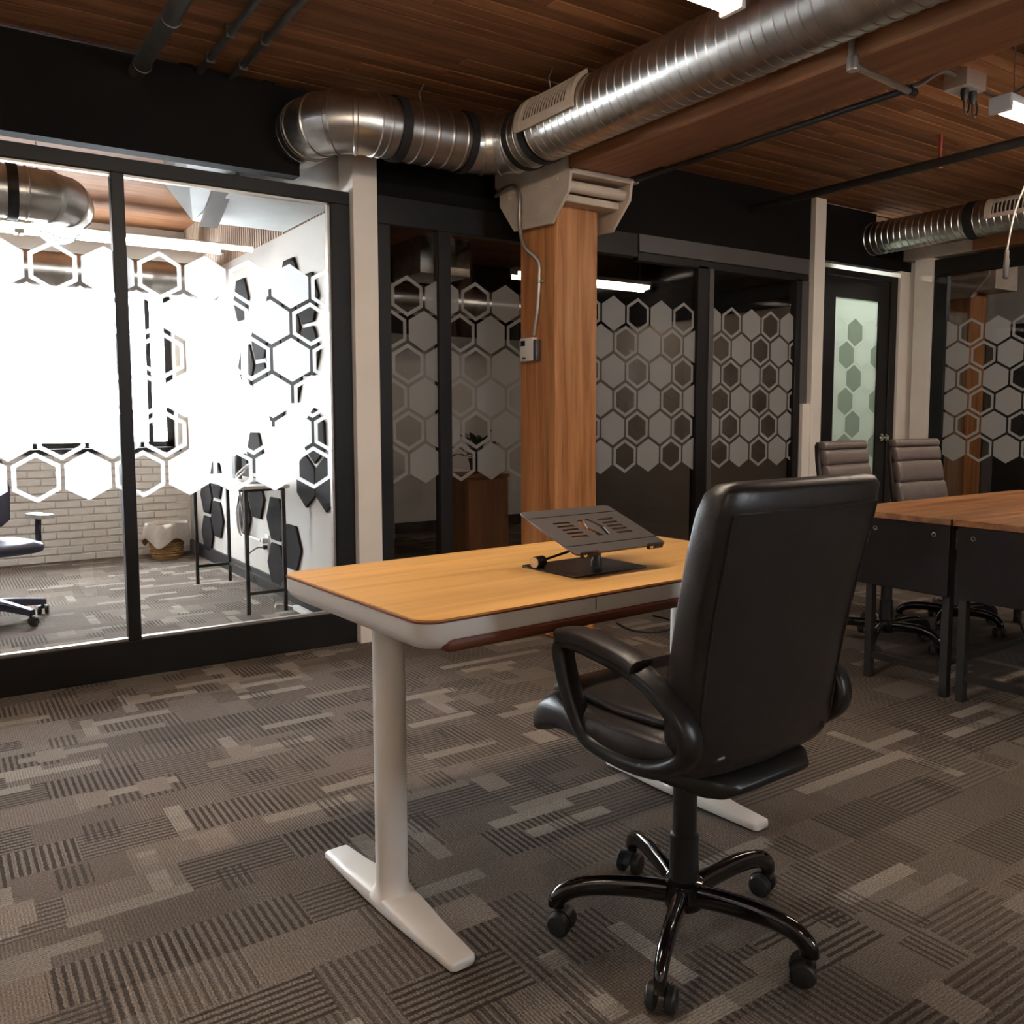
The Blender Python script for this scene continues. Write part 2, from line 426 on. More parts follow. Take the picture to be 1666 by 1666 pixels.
struct(bh.build('wall_added_dark', 'black_fascia'))  # black sheets added over the upper walls so the room top reads dark
# corrugated sheet strip above the divider
cor = MB(); n = 150
for i in range(n):
    y0 = YW+.08+(YB-.1-YW-.08)*i/n; y1 = YW+.08+(YB-.1-YW-.08)*(i+1)/n; d = .012 if i % 2 else 0
    cor.box(2.03-d, 2.11, y0, y1, 2.445, CEIL-.001)
struct(cor.build('trim_1', 'corrugated'))

# ---- long glazed partition
HW, HP, HH, HTOP = .198, .189, .2286, 2.038
def hexpts(cx, cz, w, h):
    return [(cx, cz+h/2), (cx+w/2, cz+h/4), (cx+w/2, cz-h/4), (cx, cz-h/2), (cx-w/2, cz-h/4), (cx-w/2, cz+h/4)]
def clip(pts, x0, x1):
    for side, lim in ((1, x0), (-1, x1)):
        out = []
        for i in range(len(pts)):
            p, q = pts[i], pts[(i+1) % len(pts)]
            ip, iq = (p[0]-lim)*side >= 0, (q[0]-lim)*side >= 0
            if ip: out.append(p)
            if ip != iq:
                t = (lim-p[0])/(q[0]-p[0]); out.append((lim, p[1]+t*(q[1]-p[1])))
        pts = out
        if len(pts) < 3: return []
    return pts
def ring_quads(o, i_, x0, x1):
    qs = []
    for k in range(6):
        q = [o[k], o[(k+1) % 6], i_[(k+1) % 6], i_[k]]
        q = clip(q, x0, x1)
        if len(q) >= 3: qs.append(q)
    return qs
def film_on(pane, x0, x1, anchor, place, mat='frosted_film', rows=6, ztop=HTOP, solid_first=False):
    """white privacy-film honeycomb, each hexagon its own piece; anchor = centre of a ring hexagon in the top row"""
    pitch = .2135
    for r in range(rows):
        cz = ztop-HH/2-r*HP
        off = anchor-(pitch/2 if r % 2 else 0)
        k0 = math.floor((x0-off)/pitch)-1; k1 = math.ceil((x1-off)/pitch)+1
        for k in range(k0, k1+1):
            cx = off+k*pitch
            if cx+HW/2 < x0 or cx-HW/2 > x1: continue
            o = hexpts(cx, cz, HW, HH)
            mb = MB()
            if k % 2 == 0:
                for q in ring_quads(o, hexpts(cx, cz, HW-.04, HH-.046), x0, x1): mb.add([place(p) for p in q], [tuple(range(len(q)))])
            else:
                q = clip(o, x0, x1)
                if len(q) >= 3: mb.add([place(p) for p in q], [tuple(range(len(q)))])
            if mb.f: mb.build('film_ring' if k % 2 == 0 else 'film_hexagon', mat, pane)
def pane_y(W_, x0, x1, z0, z1, anchor, mat='clear_glass'):
    p = MB().box(x0-.004, x1+.004, YW+.026, YW+.036, z0-.004, z1+.004).build('pane', mat, W_)
    film_on(p, x0, x1, anchor, lambda q: (q[0], YW+.0235, q[1]))
    return p
def bar(W_, x0, x1, z0, z1, y0=YW, y1=YW+.06, mat='black_frame', name='frame', bev=.003):
    return MB().box(x0, x1, y0, y1, z0, z1).build(name, mat, W_, bevel=bev, seg=1)
ZB, ZT = .178, 2.372
# left office front
WA = window_empty()
bar(WA, -2.6, 1.94, 0, ZB, name='base_panel'); bar(WA, -2.6, 1.94, ZT, 2.44, name='head_rail')
MB().box(-2.6, 1.94, YW+.018, YW+.048, ZB, ZB+.012).build('glazing_bead', 'conduit_steel', WA)
MB().box(-2.6, 1.94, YW+.018, YW+.048, ZT-.012, ZT).build('glazing_bead', 'conduit_steel', WA)
for x0, x1 in ((-1.40, -1.34), (.764, .822), (1.832, 1.94)): bar(WA, x0, x1, ZB, ZT, name='mullion')
MB().box(1.818, 1.832, YW+.018, YW+.048, ZB, ZT).build('glazing_bead', 'conduit_steel', WA)
pane_y(WA, -1.34, .764, ZB+.012, ZT-.012, .515); pane_y(WA, .822, 1.818, ZB+.012, ZT-.012, .969)
# dark office front
WB = window_empty()
bar(WB, 2.08, 5.774, 0, ZB, name='base_panel')
bar(WB, 2.08, 3.995, 2.30, 2.453, name='head_rail')
bar(WB, 3.995, 5.76, 2.336, 2.453, YW-.012, YW+.06, 'grey_header', 'head_cover')
bar(WB, 3.995, 5.774, 2.28, 2.336, name='head_rail')
for x0, x1 in ((2.08, 2.176), (2.477, 2.559), (4.56, 4.665), (5.626, 5.69)): bar(WB, x0, x1, ZB, 2.30, name='mullion')
bar(WB, 4.665, 4.712, ZB, 2.285, YW-.01, YW+.06, 'grey_header', 'jamb_cover')
bar(WB, 5.69, 5.774, ZB, 2.285, YW-.004, YW+.06, 'grey_header', 'jamb_cover')
pane_y(WB, 2.176, 2.477, ZB, 2.30, 2.287, 'tinted_glass'); pane_y(WB, 2.559, 4.56, ZB, 2.285, 4.019, 'tinted_glass'); pane_y(WB, 4.712, 5.626, ZB, 2.285, 4.934, 'tinted_glass')
# black fascia boards above
def fascia(x0, x1, z0, z1, y0=YW-.02, y1=YW+.07):
    return struct(MB().box(x0, x1, y0, y1, z0, z1).build('trim_fascia', 'black_fascia'))
fascia(-4.2, 1.66, 2.476, 2.906); fascia(1.66, 1.93, 2.78, 2.906)
fascia(1.99, 5.775, 2.453, CEIL, YW+.0, YW+.08)
fascia(5.86, 6.62, 2.47, 2.906, YW+.0, YW+.07); fascia(6.62, XR+.05, 2.47, 2.66, YW+.005, YW+.07)
for x in (1.12, 1.52): struct(MB().lathe([(.035, 0), (.035, .04)], (x, YW+.02, 2.895), None, 12).build('trim_pipe_stub', 'black_fascia'))
# white posts
def post(x0, x1, y0, y1, z1=CEIL, mat='white_paint', z0=0):
    return struct(MB().box(x0, x1, y0, y1, z0, z1).build('trim_post', mat, bevel=.002, seg=1))
post(1.94, 2.08, YW-.045, YW+.14); post(5.776, 5.905, YW-.045, YW+.10)
struct(MB().box(5.69, 5.776, YW-.035, YW-.004, .0, 1.34).build('trim_jamb_strip', 'white_paint'))
# ---- door at the corner
D = struct(empty('door_1'))
DZ = 2.42
bar(D, 5.905, 5.985, 0, DZ, YW, YW+.06, name='frame'); bar(D, 6.86, 6.96, 0, DZ, YW, YW+.06, name='frame'); bar(D, 5.985, 6.86, DZ-.05, DZ, YW, YW+.06, name='frame')
dl = MB(); dl.box(5.99, 6.127, YW+.01, YW+.05, .01, DZ-.055); dl.box(6.718, 6.855, YW+.01, YW+.05, .01, DZ-.055); dl.box(6.127, 6.718, YW+.01, YW+.05, 2.20, DZ-.055); dl.box(6.127, 6.718, YW+.01, YW+.05, .01, .28)
leaf = dl.build('door_leaf', 'black_frame', D)
dp = MB().box(6.125, 6.72, YW+.026, YW+.034, .278, 2.202).build('door_pane', 'door_frost', leaf)
for r in range(6):
    for k in range(-1, 4):
        cx = 6.20+k*.2135-(.107 if r % 2 else 0); cz = 1.93-r*HP
        mb = MB(); hx = hexpts(cx, cz, HW, HH)
        if k % 2:
            q = clip(hx, 6.127, 6.718)
            if len(q) >= 3: mb.add([(p[0], YW+.0245, p[1]) for p in q], [tuple(range(len(q)))])
        else:
            for q in ring_quads(hx, hexpts(cx, cz, HW-.024, HH-.028), 6.127, 6.718): mb.add([(p[0], YW+.0245, p[1]) for p in q], [tuple(range(len(q)))])
        if mb.f: mb.build('film_hexagon' if k % 2 else 'film_ring', 'film_door_grey' if k % 2 else 'frosted_film_door', leaf)
hd = MB().lathe([(.03, 0), (.032, .006), (.012, .01), (.012, .03), (.024, .034), (.028, .05), (.02, .062)], (6.80, YW+.01, 1.06), (0, -1, 0), 18).build('door_knob', 'chrome', leaf, smooth=True)
MB().tube([(6.80, YW-.045, 1.06), (6.70, YW-.05, 1.06)], .009, 10).build('door_lever', 'chrome', leaf, smooth=True)
# ---- corner and side partition
struct(MB().box(6.96, XR+.05, YW-.02, YW+.06, 0, 2.47).build('wall_corner_strip', 'white_paint'))
post(XR-.03, XR+.10, 4.19, 4.345, 2.56)
WC = window_empty()
def barc(y0, y1, z0, z1, x0=XR, x1=XR+.06, mat='black_frame', name='frame'): return MB().box(x0, x1, y0, y1, z0, z1).build(name, mat, WC, bevel=.003, seg=1)
barc(-1.0, 4.19, 0, ZB, name='base_panel'); barc(-1.0, 4.19, 2.405, 2.545, name='head_rail'); barc(4.075, 4.19, ZB, 2.405, name='mullion'); barc(1.7, 1.8, ZB, 2.405, name='mullion'); barc(-1.0, -.9, ZB, 2.405, name='mullion')
for a, b, an in ((1.8, 4.075, 3.87), (-.9, 1.7, 1.4)):
    p = MB().box(XR+.026, XR+.036, a-.004, b+.004, ZB, 2.405).build('pane', 'tinted_glass', WC)
    film_on(p, a, b, an, lambda q: (XR+.0235, q[0], q[1]))
struct(MB().box(XR-.06, XR+.30, REAR, 3.84, 2.56, CEIL).build('trim_beam', 'beam_wood'))
struct(MB().box(XR-.07, XR+.25, 3.84, 4.46, 2.56, 2.67).build('trim_beam_saddle', 'cream_steel'))
struct(MB().box(XR, XR+.1, REAR, -1.0, 0, 2.56).build('wall_side', 'wall_white'))
MB_far = MB().box(8.35, 8.65, 4.55, 4.85, 0, 2.42)
fc = empty('timber_column', (0, 0, 0)); tag(fc, 'timber column seen through the side partition glass', 'column')
MB_far.build('post', 'column_wood', fc, bevel=.01, seg=1)
MB().prism([(4.35, 2.75), (4.35, 2.55), (4.52, 2.36), (4.88, 2.36), (5.05, 2.55), (5.05, 2.75)], lambda p, h: (h, p[0], p[1]), 8.28, 8.34).build('bracket_plate', 'cream_steel', fc)
MB().box(8.3, 8.7, 4.3, 5.1, 2.42, CEIL-.001).build('capital', 'cream_steel', fc)

# =================================================================== COLUMN, BEAM
bx0, bx1, bz = 2.86, 3.245, 2.535
bo = struct(MB().box(bx0, bx1, REAR, YW-.003, bz, CEIL-.002).build('trim_main_beam', 'beam_wood', bevel=.012, seg=1))
tc_ = empty('timber_column', (3.03, 4.02, 0)); tag(tc_, 'orange-brown square timber column carrying the ceiling beam beside the desk', 'column')
def lp(o, p): return (p[0]-o.location.x, p[1]-o.location.y, p[2]-o.location.z)
MB().box(2.88-3.03, 3.175-3.03, 3.85-4.02, 4.19-4.02, 0, 2.50).build('post', 'column_wood', tc_, bevel=.008, seg=1)
prof = [(4.385, 2.80), (4.385, 2.575), (4.335, 2.545), (4.335, 2.46), (4.19, 2.295), (3.825, 2.275), (3.68, 2.42), (3.665, 2.515), (3.70, 2.54), (3.70, 2.80)]
for x0, x1 in ((2.835, 2.853), (3.252, 3.27)):
    MB().prism(prof if x0 < 3 else [p for p in prof], lambda p, h: (h-3.03, p[0]-4.02, p[1]), x0, x1).build('bracket_plate', 'cream_steel', tc_, bevel=.003, seg=1)
MB().box(2.853-3.03, 3.252-3.03, 3.665-4.02, 4.36-4.02, 2.505, 2.533).build('bearing_plate', 'cream_steel', tc_, bevel=.003, seg=1)
MB().box(3.252-3.03, 3.31-3.03, 3.665-4.02, 4.36-4.02, 2.515, 2.533).build('bearing_plate', 'cream_steel', tc_)
MB().tube([(2.853-3.03, 3.73-4.02, 2.455), (3.252-3.03, 3.73-4.02, 2.455)], .030, 14).build('cross_pin', 'cream_steel', tc_, smooth=True)
MB().box(2.853-3.03, 3.252-3.03, 3.76-4.02, 4.25-4.02, 2.385, 2.425).build('bearing_plate', 'cream_steel', tc_, bevel=.004, seg=1)
for (yy, zz) in ((3.78, 2.50), (3.88, 2.48), (4.10, 2.36), (3.95, 2.33), (4.24, 2.5), (4.16, 2.5)):
    MB().lathe([(.013, 0), (.012, .008)], (2.835-3.03, yy-4.02, zz), (-1, 0, 0), 10).build('bolt', 'cream_steel', tc_)
# thermostat + its conduit on the column
cd = MB().tube(smoothpath([(2.825, 4.36, 2.525), (2.82, 4.25, 2.545), (2.818, 4.15, 2.535), (2.818, 4.105, 2.46), (2.818, 4.10, 2.30), (2.822, 4.06, 2.19), (2.865, 3.995, 2.11), (2.868, 3.985, 2.02), (2.868, 4.0, 1.85), (2.868, 4.035, 1.70)], 6), .0115, 10).build('wall_conduit', 'conduit_steel', None, smooth=True)
tag(cd, 'thin bent metal conduit running down the timber column to the thermostat', 'conduit')
MB().tube([(2.880, 3.985, 1.985), (2.850, 3.985, 1.985)], .006, 8).build('clip', 'conduit_steel', cd)
MB().lathe([(.012, 0), (.014, .01)], (2.868, 3.962, 1.985), (0, 0, 1), 10).build('clip', 'conduit_steel', cd)
th = empty('thermostat', (2.88, 4.07, 1.56)); tag(th, 'small white wall thermostat on the timber column', 'thermostat')
MB().box(-.036, 0, -.055, .075, 0, .13).build('body', 'plastic_white', th, bevel=.006)
MB().box(-.0385, -.035, .02, .06, .085, .115).build('display', 'screen_dark', th)
MB().box(-.0385, -.035, .015, .045, .012, .02).build('button', 'plastic_black', th)
MB().box(-.034, 0, -.085, -.055, .0, .115).build('side_box', 'metal_grey', th, bevel=.003)

# =================================================================== DUCTS
def ribbed(path_fn, length, r, pitch=.052, bump=.0045):
    """profile list (radius, s) for a spiral-seam tube"""
    prof = []; s = 0
    while s < length:
        prof += [(r, s), (r, s+pitch*.60), (r+bump, s+pitch*.66), (r+bump, s+pitch*.74), (r, s+pitch*.80)]
        s += pitch
    prof.append((r, length)); return [(a, min(b, length)) for a, b in prof]
def straight_duct(name, a, b, r, parent, pitch=.052, bump=.003, mat='galvanised', n=40):
    a = Vector(a); b = Vector(b); d = b-a
    return MB().lathe(ribbed(None, d.length, r, pitch, bump), a, d, n, caps=False).build(name, mat, parent, smooth=True, angle=28)
def elbow(name, c, r, R, a0, a1, parent, gores=4, mat='galvanised', z=0):
    """bend in a horizontal plane about centre c (x,y), angles a0->a1; a bead at each gore seam"""
    rings = []; n = 40
    def ring(a, rad):
        return [(c[0]+(R+rad*math.cos(t))*math.cos(a), c[1]+(R+rad*math.cos(t))*math.sin(a), z+rad*math.sin(t)) for t in [2*PI*k/n for k in range(n)]]
    for g in range(gores):
        s0 = a0+(a1-a0)*g/gores; s1 = a0+(a1-a0)*(g+1)/gores; e = (a1-a0)/gores*.06
        rings += [ring(s0, r+.006), ring(s0+e, r+.006), ring(s0+1.6*e, r), ring((s0+s1)/2, r), ring(s1-1.6*e, r), ring(s1-e, r+.006)]
    rings.append(ring(a1, r+.006))
    return MB().loft(rings, caps=False).build(name, mat, parent, smooth=True, angle=24)
def strap(name, p, d, r, w, parent, mat='strap_black'):
    p = Vector(p); d = Vector(d).normalized()
    return MB().lathe([(r, -w/2), (r+.004, -w/2), (r+.004, w/2), (r, w/2)], p, d, 40, caps=False).build(name, mat, parent, smooth=True)
DR, DZc, DX, DY = .146, 2.675, 2.66, 4.03
duct = empty('spiral_duct', (0, 0, 0)); tag(duct, 'large galvanised spiral duct with an elbow, running beside the ceiling beam', 'duct')
straight_duct('duct_run', (DX, REAR+.4, DZc), (DX, 3.80, DZc), DR, duct)
Rb = .235
elbow('duct_elbow', (DX-Rb, 3.80), DR, Rb, 0, PI/2, duct, 4, z=DZc)
straight_duct('duct_run', (DX-Rb, 3.80+Rb, DZc), (1.90, 3.80+Rb, DZc), DR, duct, .085, .004)
Rb2 = .23
elbow('duct_elbow', (1.90, 3.80+Rb+Rb2), DR, Rb2, -PI/2, -PI, duct, 4, z=DZc)
straight_duct('duct_run', (1.90-Rb2, 3.80+Rb+Rb2, DZc), (1.90-Rb2, 4.605, DZc), DR, duct, .12, .004)
for p, d, wd in (((DX, 3.66, DZc), (0, 1, 0), .045), ((DX, 3.80, DZc), (0, 1, 0), .035), ((DX-Rb-.02, 3.80+Rb, DZc), (1, 0, 0), .04), ((2.02, 3.80+Rb, DZc), (1, 0, 0), .05)):
    strap('strap', p, d, DR+.006, wd, duct)
strap('collar', (1.90-Rb2, 4.30, DZc), (0, 1, 0), DR+.004, .05, duct, 'galvanised_dull')
# supply grille curved to the duct
def register(parent, ax, az, r, y0, y1, a0, a1, side, nl=16):
    g = empty('air_register', (0, 0, 0), 0, parent)
    def P(y, a, rr): return (ax+side*rr*math.cos(a), y, az+rr*math.sin(a))
    m = MB(); na = 8
    def patch(y0, y1, b0, b1, r0, r1):
        v = []; f = []
        for k in range(na+1):
            a = b0+(b1-b0)*k/na
            v += [P(y0, a, r0), P(y1, a, r0), P(y1, a, r1), P(y0, a, r1)]
        for k in range(na):
            o = 4*k
            for i in range(4): j = (i+1) % 4; f.append((o+i, o+j, o+4+j, o+4+i))
        f += [(0, 1, 2, 3), (4*na+3, 4*na+2, 4*na+1, 4*na)]
        m.add(v, f)
    fr = .045; da = (a1-a0)*.2
    patch(y0, y0+fr, a0, a1, r+.004, r+.024); patch(y1-fr, y1, a0, a1, r+.004, r+.024)
    patch(y0+fr, y1-fr, a0, a0+da, r+.004, r+.02); patch(y0+fr, y1-fr, a1-da, a1, r+.004, r+.02)
    m.build('register_frame', 'cream_steel', g, smooth=True, angle=30)
    m = MB(); patch(y0+fr, y1-fr, a0+da, a1-da, r+.003, r+.005); m.build('register_back', 'metal_dark', g, smooth=True, angle=30)
    for k in range(nl):
        yy = y0+fr+(y1-y0-2*fr)*(k+.5)/nl; m = MB(); patch(yy-.0042, yy+.0042, a0+da, a1-da, r+.009, r+.014); m.build('louver', 'cream_steel', g, smooth=True, angle=30)
    return g
register(duct, DX, DZc, DR, 3.22, 3.68, -.2, 1.12, -1)
for i, (x, y) in enumerate(((2.62, 3.50), (2.20, 4.03))):
    h = MB().tube([(x-.03, y, DZc+DR*.96), (x-.045, y, DZc+DR+.05), (x-.02, y, CEIL)], .0025, 6).build('hanger_wire', 'conduit_steel', duct)
# duct by the side partition
d2 = empty('spiral_duct', (0, 0, 0)); tag(d2, 'smaller galvanised spiral duct hanging in front of the side partition', 'duct')
D2X, D2Z, D2R = 6.55, 2.69, .128
straight_duct('duct_run', (D2X, REAR+.4, D2Z), (D2X, YW+.02, D2Z), D2R, d2, .052, .004, 'galvanised')
strap('strap', (D2X, 3.56, D2Z), (0, 1, 0), D2R+.006, .06, d2)
register(d2, D2X, D2Z, D2R, 2.75, 3.42, -.25, .75, -1, 20)
# left office ducts
d3 = empty('spiral_duct', (0, 0, 0)); tag(d3, 'galvanised spiral duct with elbow inside the bright left office', 'duct')
straight_duct('duct_run', (-2.6, 5.35, 2.43), (.50, 5.35, 2.43), .135, d3, .085, .004, 'galvanised')
elbow('duct_elbow', (.50, 5.58), .135, .23, -PI/2, 0, d3, 3, z=2.43)
strap('strap', (.44, 5.35, 2.43), (1, 0, 0), .141, .05, d3)
strap('strap', (.73, 5.62, 2.43), (0, 1, 0), .139, .03, d3, 'galvanised_dull')
straight_duct('duct_run', (.73, 5.58, 2.43), (.73, 6.02, 2.43), .135, d3, .12, .004, 'galvanised')
d4 = empty('spiral_duct', (0, 0, 0)); tag(d4, 'long galvanised duct near the windows behind the honeycomb film', 'duct')
straight_duct('duct_run', (-3.2, 7.3, 2.33), (2.018, 7.3, 2.33), .135, d4, .30, .004, 'galvanised')
d5 = empty('spiral_duct', (0, 0, 0)); tag(d5, 'galvanised duct across the back of the dark office', 'duct')
straight_duct('duct_run', (2.125, 7.3, 2.33), (5.772, 7.3, 2.33), .135, d5, .30, .004, 'galvanised')
# sheet-metal transition box in the left office
tb = MB()
tb.add([(1.15, 4.62, 2.60), (1.15, 5.1, 2.52), (1.40, 5.5, 2.42), (1.40, 4.62, 2.50), (1.15, 4.62, 2.85), (1.15, 5.1, 2.85), (1.40, 5.5, 2.85), (1.40, 4.62, 2.85)], [(0, 1, 2, 3), (4, 7, 6, 5), (0, 4, 5, 1), (1, 5, 6, 2), (2, 6, 7, 3), (3, 7, 4, 0)])
t1 = tb.build('transition_box', 'plaster_box'); tag(t1, 'pale folded sheet metal duct transition box inside the left office', 'duct box')
MB().box(1.42, 2.0, 4.62, 5.6, 2.44, 2.85).build('side_box', 'plaster_box', t1, bevel=.01)
MB().obox((1.42, 5.05, 2.44), Vector((.15, 1, -.1)).normalized(), Vector((1, -.15, 0)).normalized(), Vector((0, .1, 1)).normalized(), .42, .05, .012).build('strap', 'metal_grey', t1)
# office-2 metal box
b2 = MB().box(2.72, 3.10, 5.1, 5.5, 2.18, 2.42).build('sheet_metal_box', 'galvanised_dull', None, bevel=.006); tag(b2, 'shiny sheet metal duct box inside the dark office behind the glass', 'duct box')
MB().box(2.84, 2.96, 5.08, 5.1, 2.37, 2.42).build('tape_patch', 'cream_steel', b2)
for xx in (2.75, 3.07): MB().tube([(xx, 5.3, 2.42), (xx, 5.3, CEIL)], .004, 6).build('hanger_rod', 'conduit_steel', b2)
# painted beam along the windows in the left office
wp = MB().tube([(-3.8, 7.78, 2.62), (2.018, 7.78, 2.62)], .12, 24).build('painted_main_pipe', 'pipe_white', None, smooth=True); tag(wp, 'fat cream painted pipe above the windows in the left office', 'pipe')

# =================================================================== PIPES ON THE CEILING
def pipe(name, pts, r, mat, label, n=12): return tag(MB().tube(pts, r, n).build(name, mat, None, smooth=True), label, 'pipe')
p1 = pipe('sprinkler_pipe', [(.89, YW-.021, 2.83), (.90, REAR, 2.83)], .036, 'pipe_grey', 'thick grey pipe under the ceiling nearest the left edge')
p2 = pipe('conduit_pipe', [(1.175, YW-.021, 2.892), (1.175, REAR, 2.892)], .016, 'pipe_grey', 'thin conduit under the ceiling, left of the two thin ones')
p3 = pipe('conduit_pipe', [(1.325, YW-.021, 2.892), (1.325, REAR, 2.892)], .016, 'pipe_grey', 'thin conduit under the ceiling, right of the two thin ones')
for p_, x_ in ((p2, 1.175), (p3, 1.325)):
    for y_ in (3.9, 4.22): MB().box(x_-.019, x_+.019, y_-.006, y_+.006, 2.870, CEIL).build('pipe_clip', 'pipe_grey', p_)
for y_ in (4.30, 3.75): MB().lathe([(.037, -.012), (.042, -.01), (.042, .01), (.037, .012)], (.895, y_, 2.83), (0, 1, 0), 14, False).build('pipe_coupling', 'pipe_grey', p1)
p4 = pipe('sprinkler_pipe', [(5.10, YW+.0, 2.755), (5.16, REAR, 2.755)], .028, 'dark_pipe', 'black sprinkler pipe crossing the ceiling above the conference tables')
hg = MB().lathe([(.029, -.012), (.034, -.01), (.034, .01), (.029, .012)], (5.13, 3.02, 2.755), (0, 1, 0), 14, False).build('pipe_hanger', 'red_metal', p4)
MB().box(5.12, 5.14, 3.012, 3.028, 2.785, CEIL).build('hanger_rod', 'red_metal', p4)
p5 = pipe('conduit_pipe', [(3.285, YW-.01, 2.53), (3.285, 2.06, 2.53)], .014, 'dark_pipe', 'dark conduit along the lower edge of the timber beam')
p6 = pipe('conduit_pipe', smoothpath([(2.845, 2.02, 2.80), (2.84, 2.02, 2.56), (2.85, 2.02, 2.515)], 4)+[(2.90, 2.025, 2.51), (3.285, 2.055, 2.51)], .012, 'conduit_steel', 'short bright conduit elbowing under the timber beam')
MB().lathe([(.02, -.025), (.022, -.02), (.022, .02), (.02, .025)], (2.85, 2.02, 2.515), (0, 0, 1), 12).build('elbow_fitting', 'conduit_steel', p6)
MB().lathe([(.018, -.02), (.018, .02)], (3.275, 2.054, 2.512), (1, .07, 0), 12).build('coupling', 'dark_pipe', p6)
jb = empty('junction_box', (4.34, 2.44, 2.84)); tag(jb, 'grey junction box with two black plugs on the ceiling', 'junction box')
MB().box(-.09, .09, -.06, .06, 0, .089).build('box_body', 'conduit_steel', jb, bevel=.006)
for dx in (-.035, .04):
    MB().lathe([(.018, 0), (.02, -.02), (.014, -.05), (.007, -.06)], (dx, -.02, 0), None, 12).build('plug', 'cable_black', jb, smooth=True)
    MB().tube(smoothpath([(dx, -.02, -.055), (dx+.004, -.02, -.10), (dx+.03, -.02, -.115), (dx+.045, -.02, -.07), (dx+.03, -.01, -.01)], 5), .005, 8).build('flex_cable', 'cable_black', jb, smooth=True)
p7 = pipe('flexible_conduit', smoothpath([(3.312, 2.10, 2.55), (3.5, 2.16, 2.62), (3.9, 2.3, 2.80), (4.25, 2.44, 2.892)], 6), .011, 'pipe_grey', 'flexible conduit rising from the beam to the junction box')
cb = MB().tube(smoothpath([(4.43, 2.43, 2.88), (4.5, 2.42, 2.86), (4.56, 2.36, 2.83), (4.60, 2.30, 2.86), (4.62, 2.25, 2.90)], 5), .007, 8).build('lamp_lead', 'cable_black', None, smooth=True); tag(cb, 'short black lead from junction box towards the strip light', 'cable')

# =================================================================== STRIP LIGHTS
def strip(name, x0, x1, y, z, label, mat='lamp_glow', axis='x', wd=.095, ceil_=CEIL, par=None):
    e = empty(name, ((x0+x1)/2, y, z)); tag(e, label, 'ceiling light', 'suspended strip lights')
    h = (x1-x0)/2
    MB().box(-h, h, -wd/2, wd/2, .035, .07).build('housing', 'plastic_white', e, bevel=.006)
    m = MB(); n = 8; pr = [(wd/2*.96*math.cos(PI+PI*k/n), .034+.034*math.sin(PI+PI*k/n)) for k in range(n+1)]
    m.prism(pr, lambda p, s: (s, p[0], p[1]), -h+.012, h-.012).build('diffuser', mat, e, smooth=True)
    for s in (-1, 1):
        MB().box(s*h-.012, s*h+.012, -wd/2, wd/2, -.002, .07).build('end_cap', 'plastic_white', e, bevel=.004, seg=1)
        MB().tube([(s*(h-.1), 0, .07), (s*(h-.1), 0, ceil_-z)], .003, 6).build('suspension_wire', 'conduit_steel', e)
    return e
strip('strip_light', -.235, 2.205, 2.01, 2.53, 'glowing strip light at the top edge beside the big duct')
strip('strip_light', 3.86, 6.30, 2.01, 2.53, 'glowing strip light above the conference tables at the right edge')
strip('strip_light', -1.9, -.68, -1.6, 2.53, 'strip light behind the camera above the open floor')
strip('strip_light', -1.75, .52, 6.15, 2.36, 'long white strip light in the left office behind the mullion', 'lamp_glow_room')
strip('strip_light', .55, 1.74, 6.15, 2.36, 'white strip light in the left office beside the right wall', 'lamp_glow_room')
strip('strip_light', 4.2, 5.72, 6.2, 2.43, 'white strip light inside the dark office behind the timber column', 'lamp_glow_dim')
strip('strip_light', 6.0, 7.0, 5.3, 2.62, 'strip light in the corridor behind the corner door', 'lamp_glow_cool')
strip('strip_light', 8.0, 9.5, 3.1, 2.55, 'strip light in the room beyond the side partition', 'lamp_glow_room')
# hanging cord with inline plug under the right lamp
hc = MB().tube(smoothpath([(4.42, 2.075, 2.59), (4.46, 2.16, 2.42), (4.50, 2.25, 2.25), (4.535, 2.3, 2.06)], 6), .004, 8).build('hanging_cord', 'cable_white', None, smooth=True); tag(hc, 'white cord hanging down from the right strip light', 'cord')
MB().lathe([(.006, .03), (.011, .01), (.011, -.02), (.014, -.03), (.014, -.11), (.010, -.12)], (4.535, 2.3, 2.05), None, 12).build('cord_connector', 'metal_grey', hc, smooth=True)

# =================================================================== DESK
desk = empty('standing_desk', (1.505, 2.010, 0), .06); tag(desk, 'white height-adjustable desk with an oak wood top', 'desk')
DL, DD, DT = .684, .378, .818      # half length, half depth, top height
def rrect(hx, hy, r, n=6):
    p = []
    for cx, cy, a0 in ((hx-r, hy-r, 0), (-hx+r, hy-r, PI/2), (-hx+r, -hy+r, PI), (hx-r, -hy+r, 3*PI/2)):
        for k in range(n+1): a = a0+PI/2*k/n; p.append((cx+r*math.cos(a), cy+r*math.sin(a)))
    return p
def slab(z0, z1, hx, hy, r): return [[(x, y, z) for x, y in rrect(hx, hy, r)] for z in (z0, z1)]
MB().loft(slab(DT-.004, DT, DL-.004, DD-.004, .05)).build('top_surface', 'oak_top', desk)
MB().loft(slab(DT-.008, DT-.004, DL, DD, .053)).build('edge_band', 'desk_lip', desk)
sh = MB(); rings = []
for z, ins in ((DT-.008, .002), (DT-.04, .002), (DT-.055, .008), (DT-.07, .025), (DT-.078, .05)): rings.append([(x, y, z) for x, y in rrect(DL-ins, DD-ins, .052)])
sh.loft(rings).build('apron', 'desk_white', desk, smooth=True, angle=50)
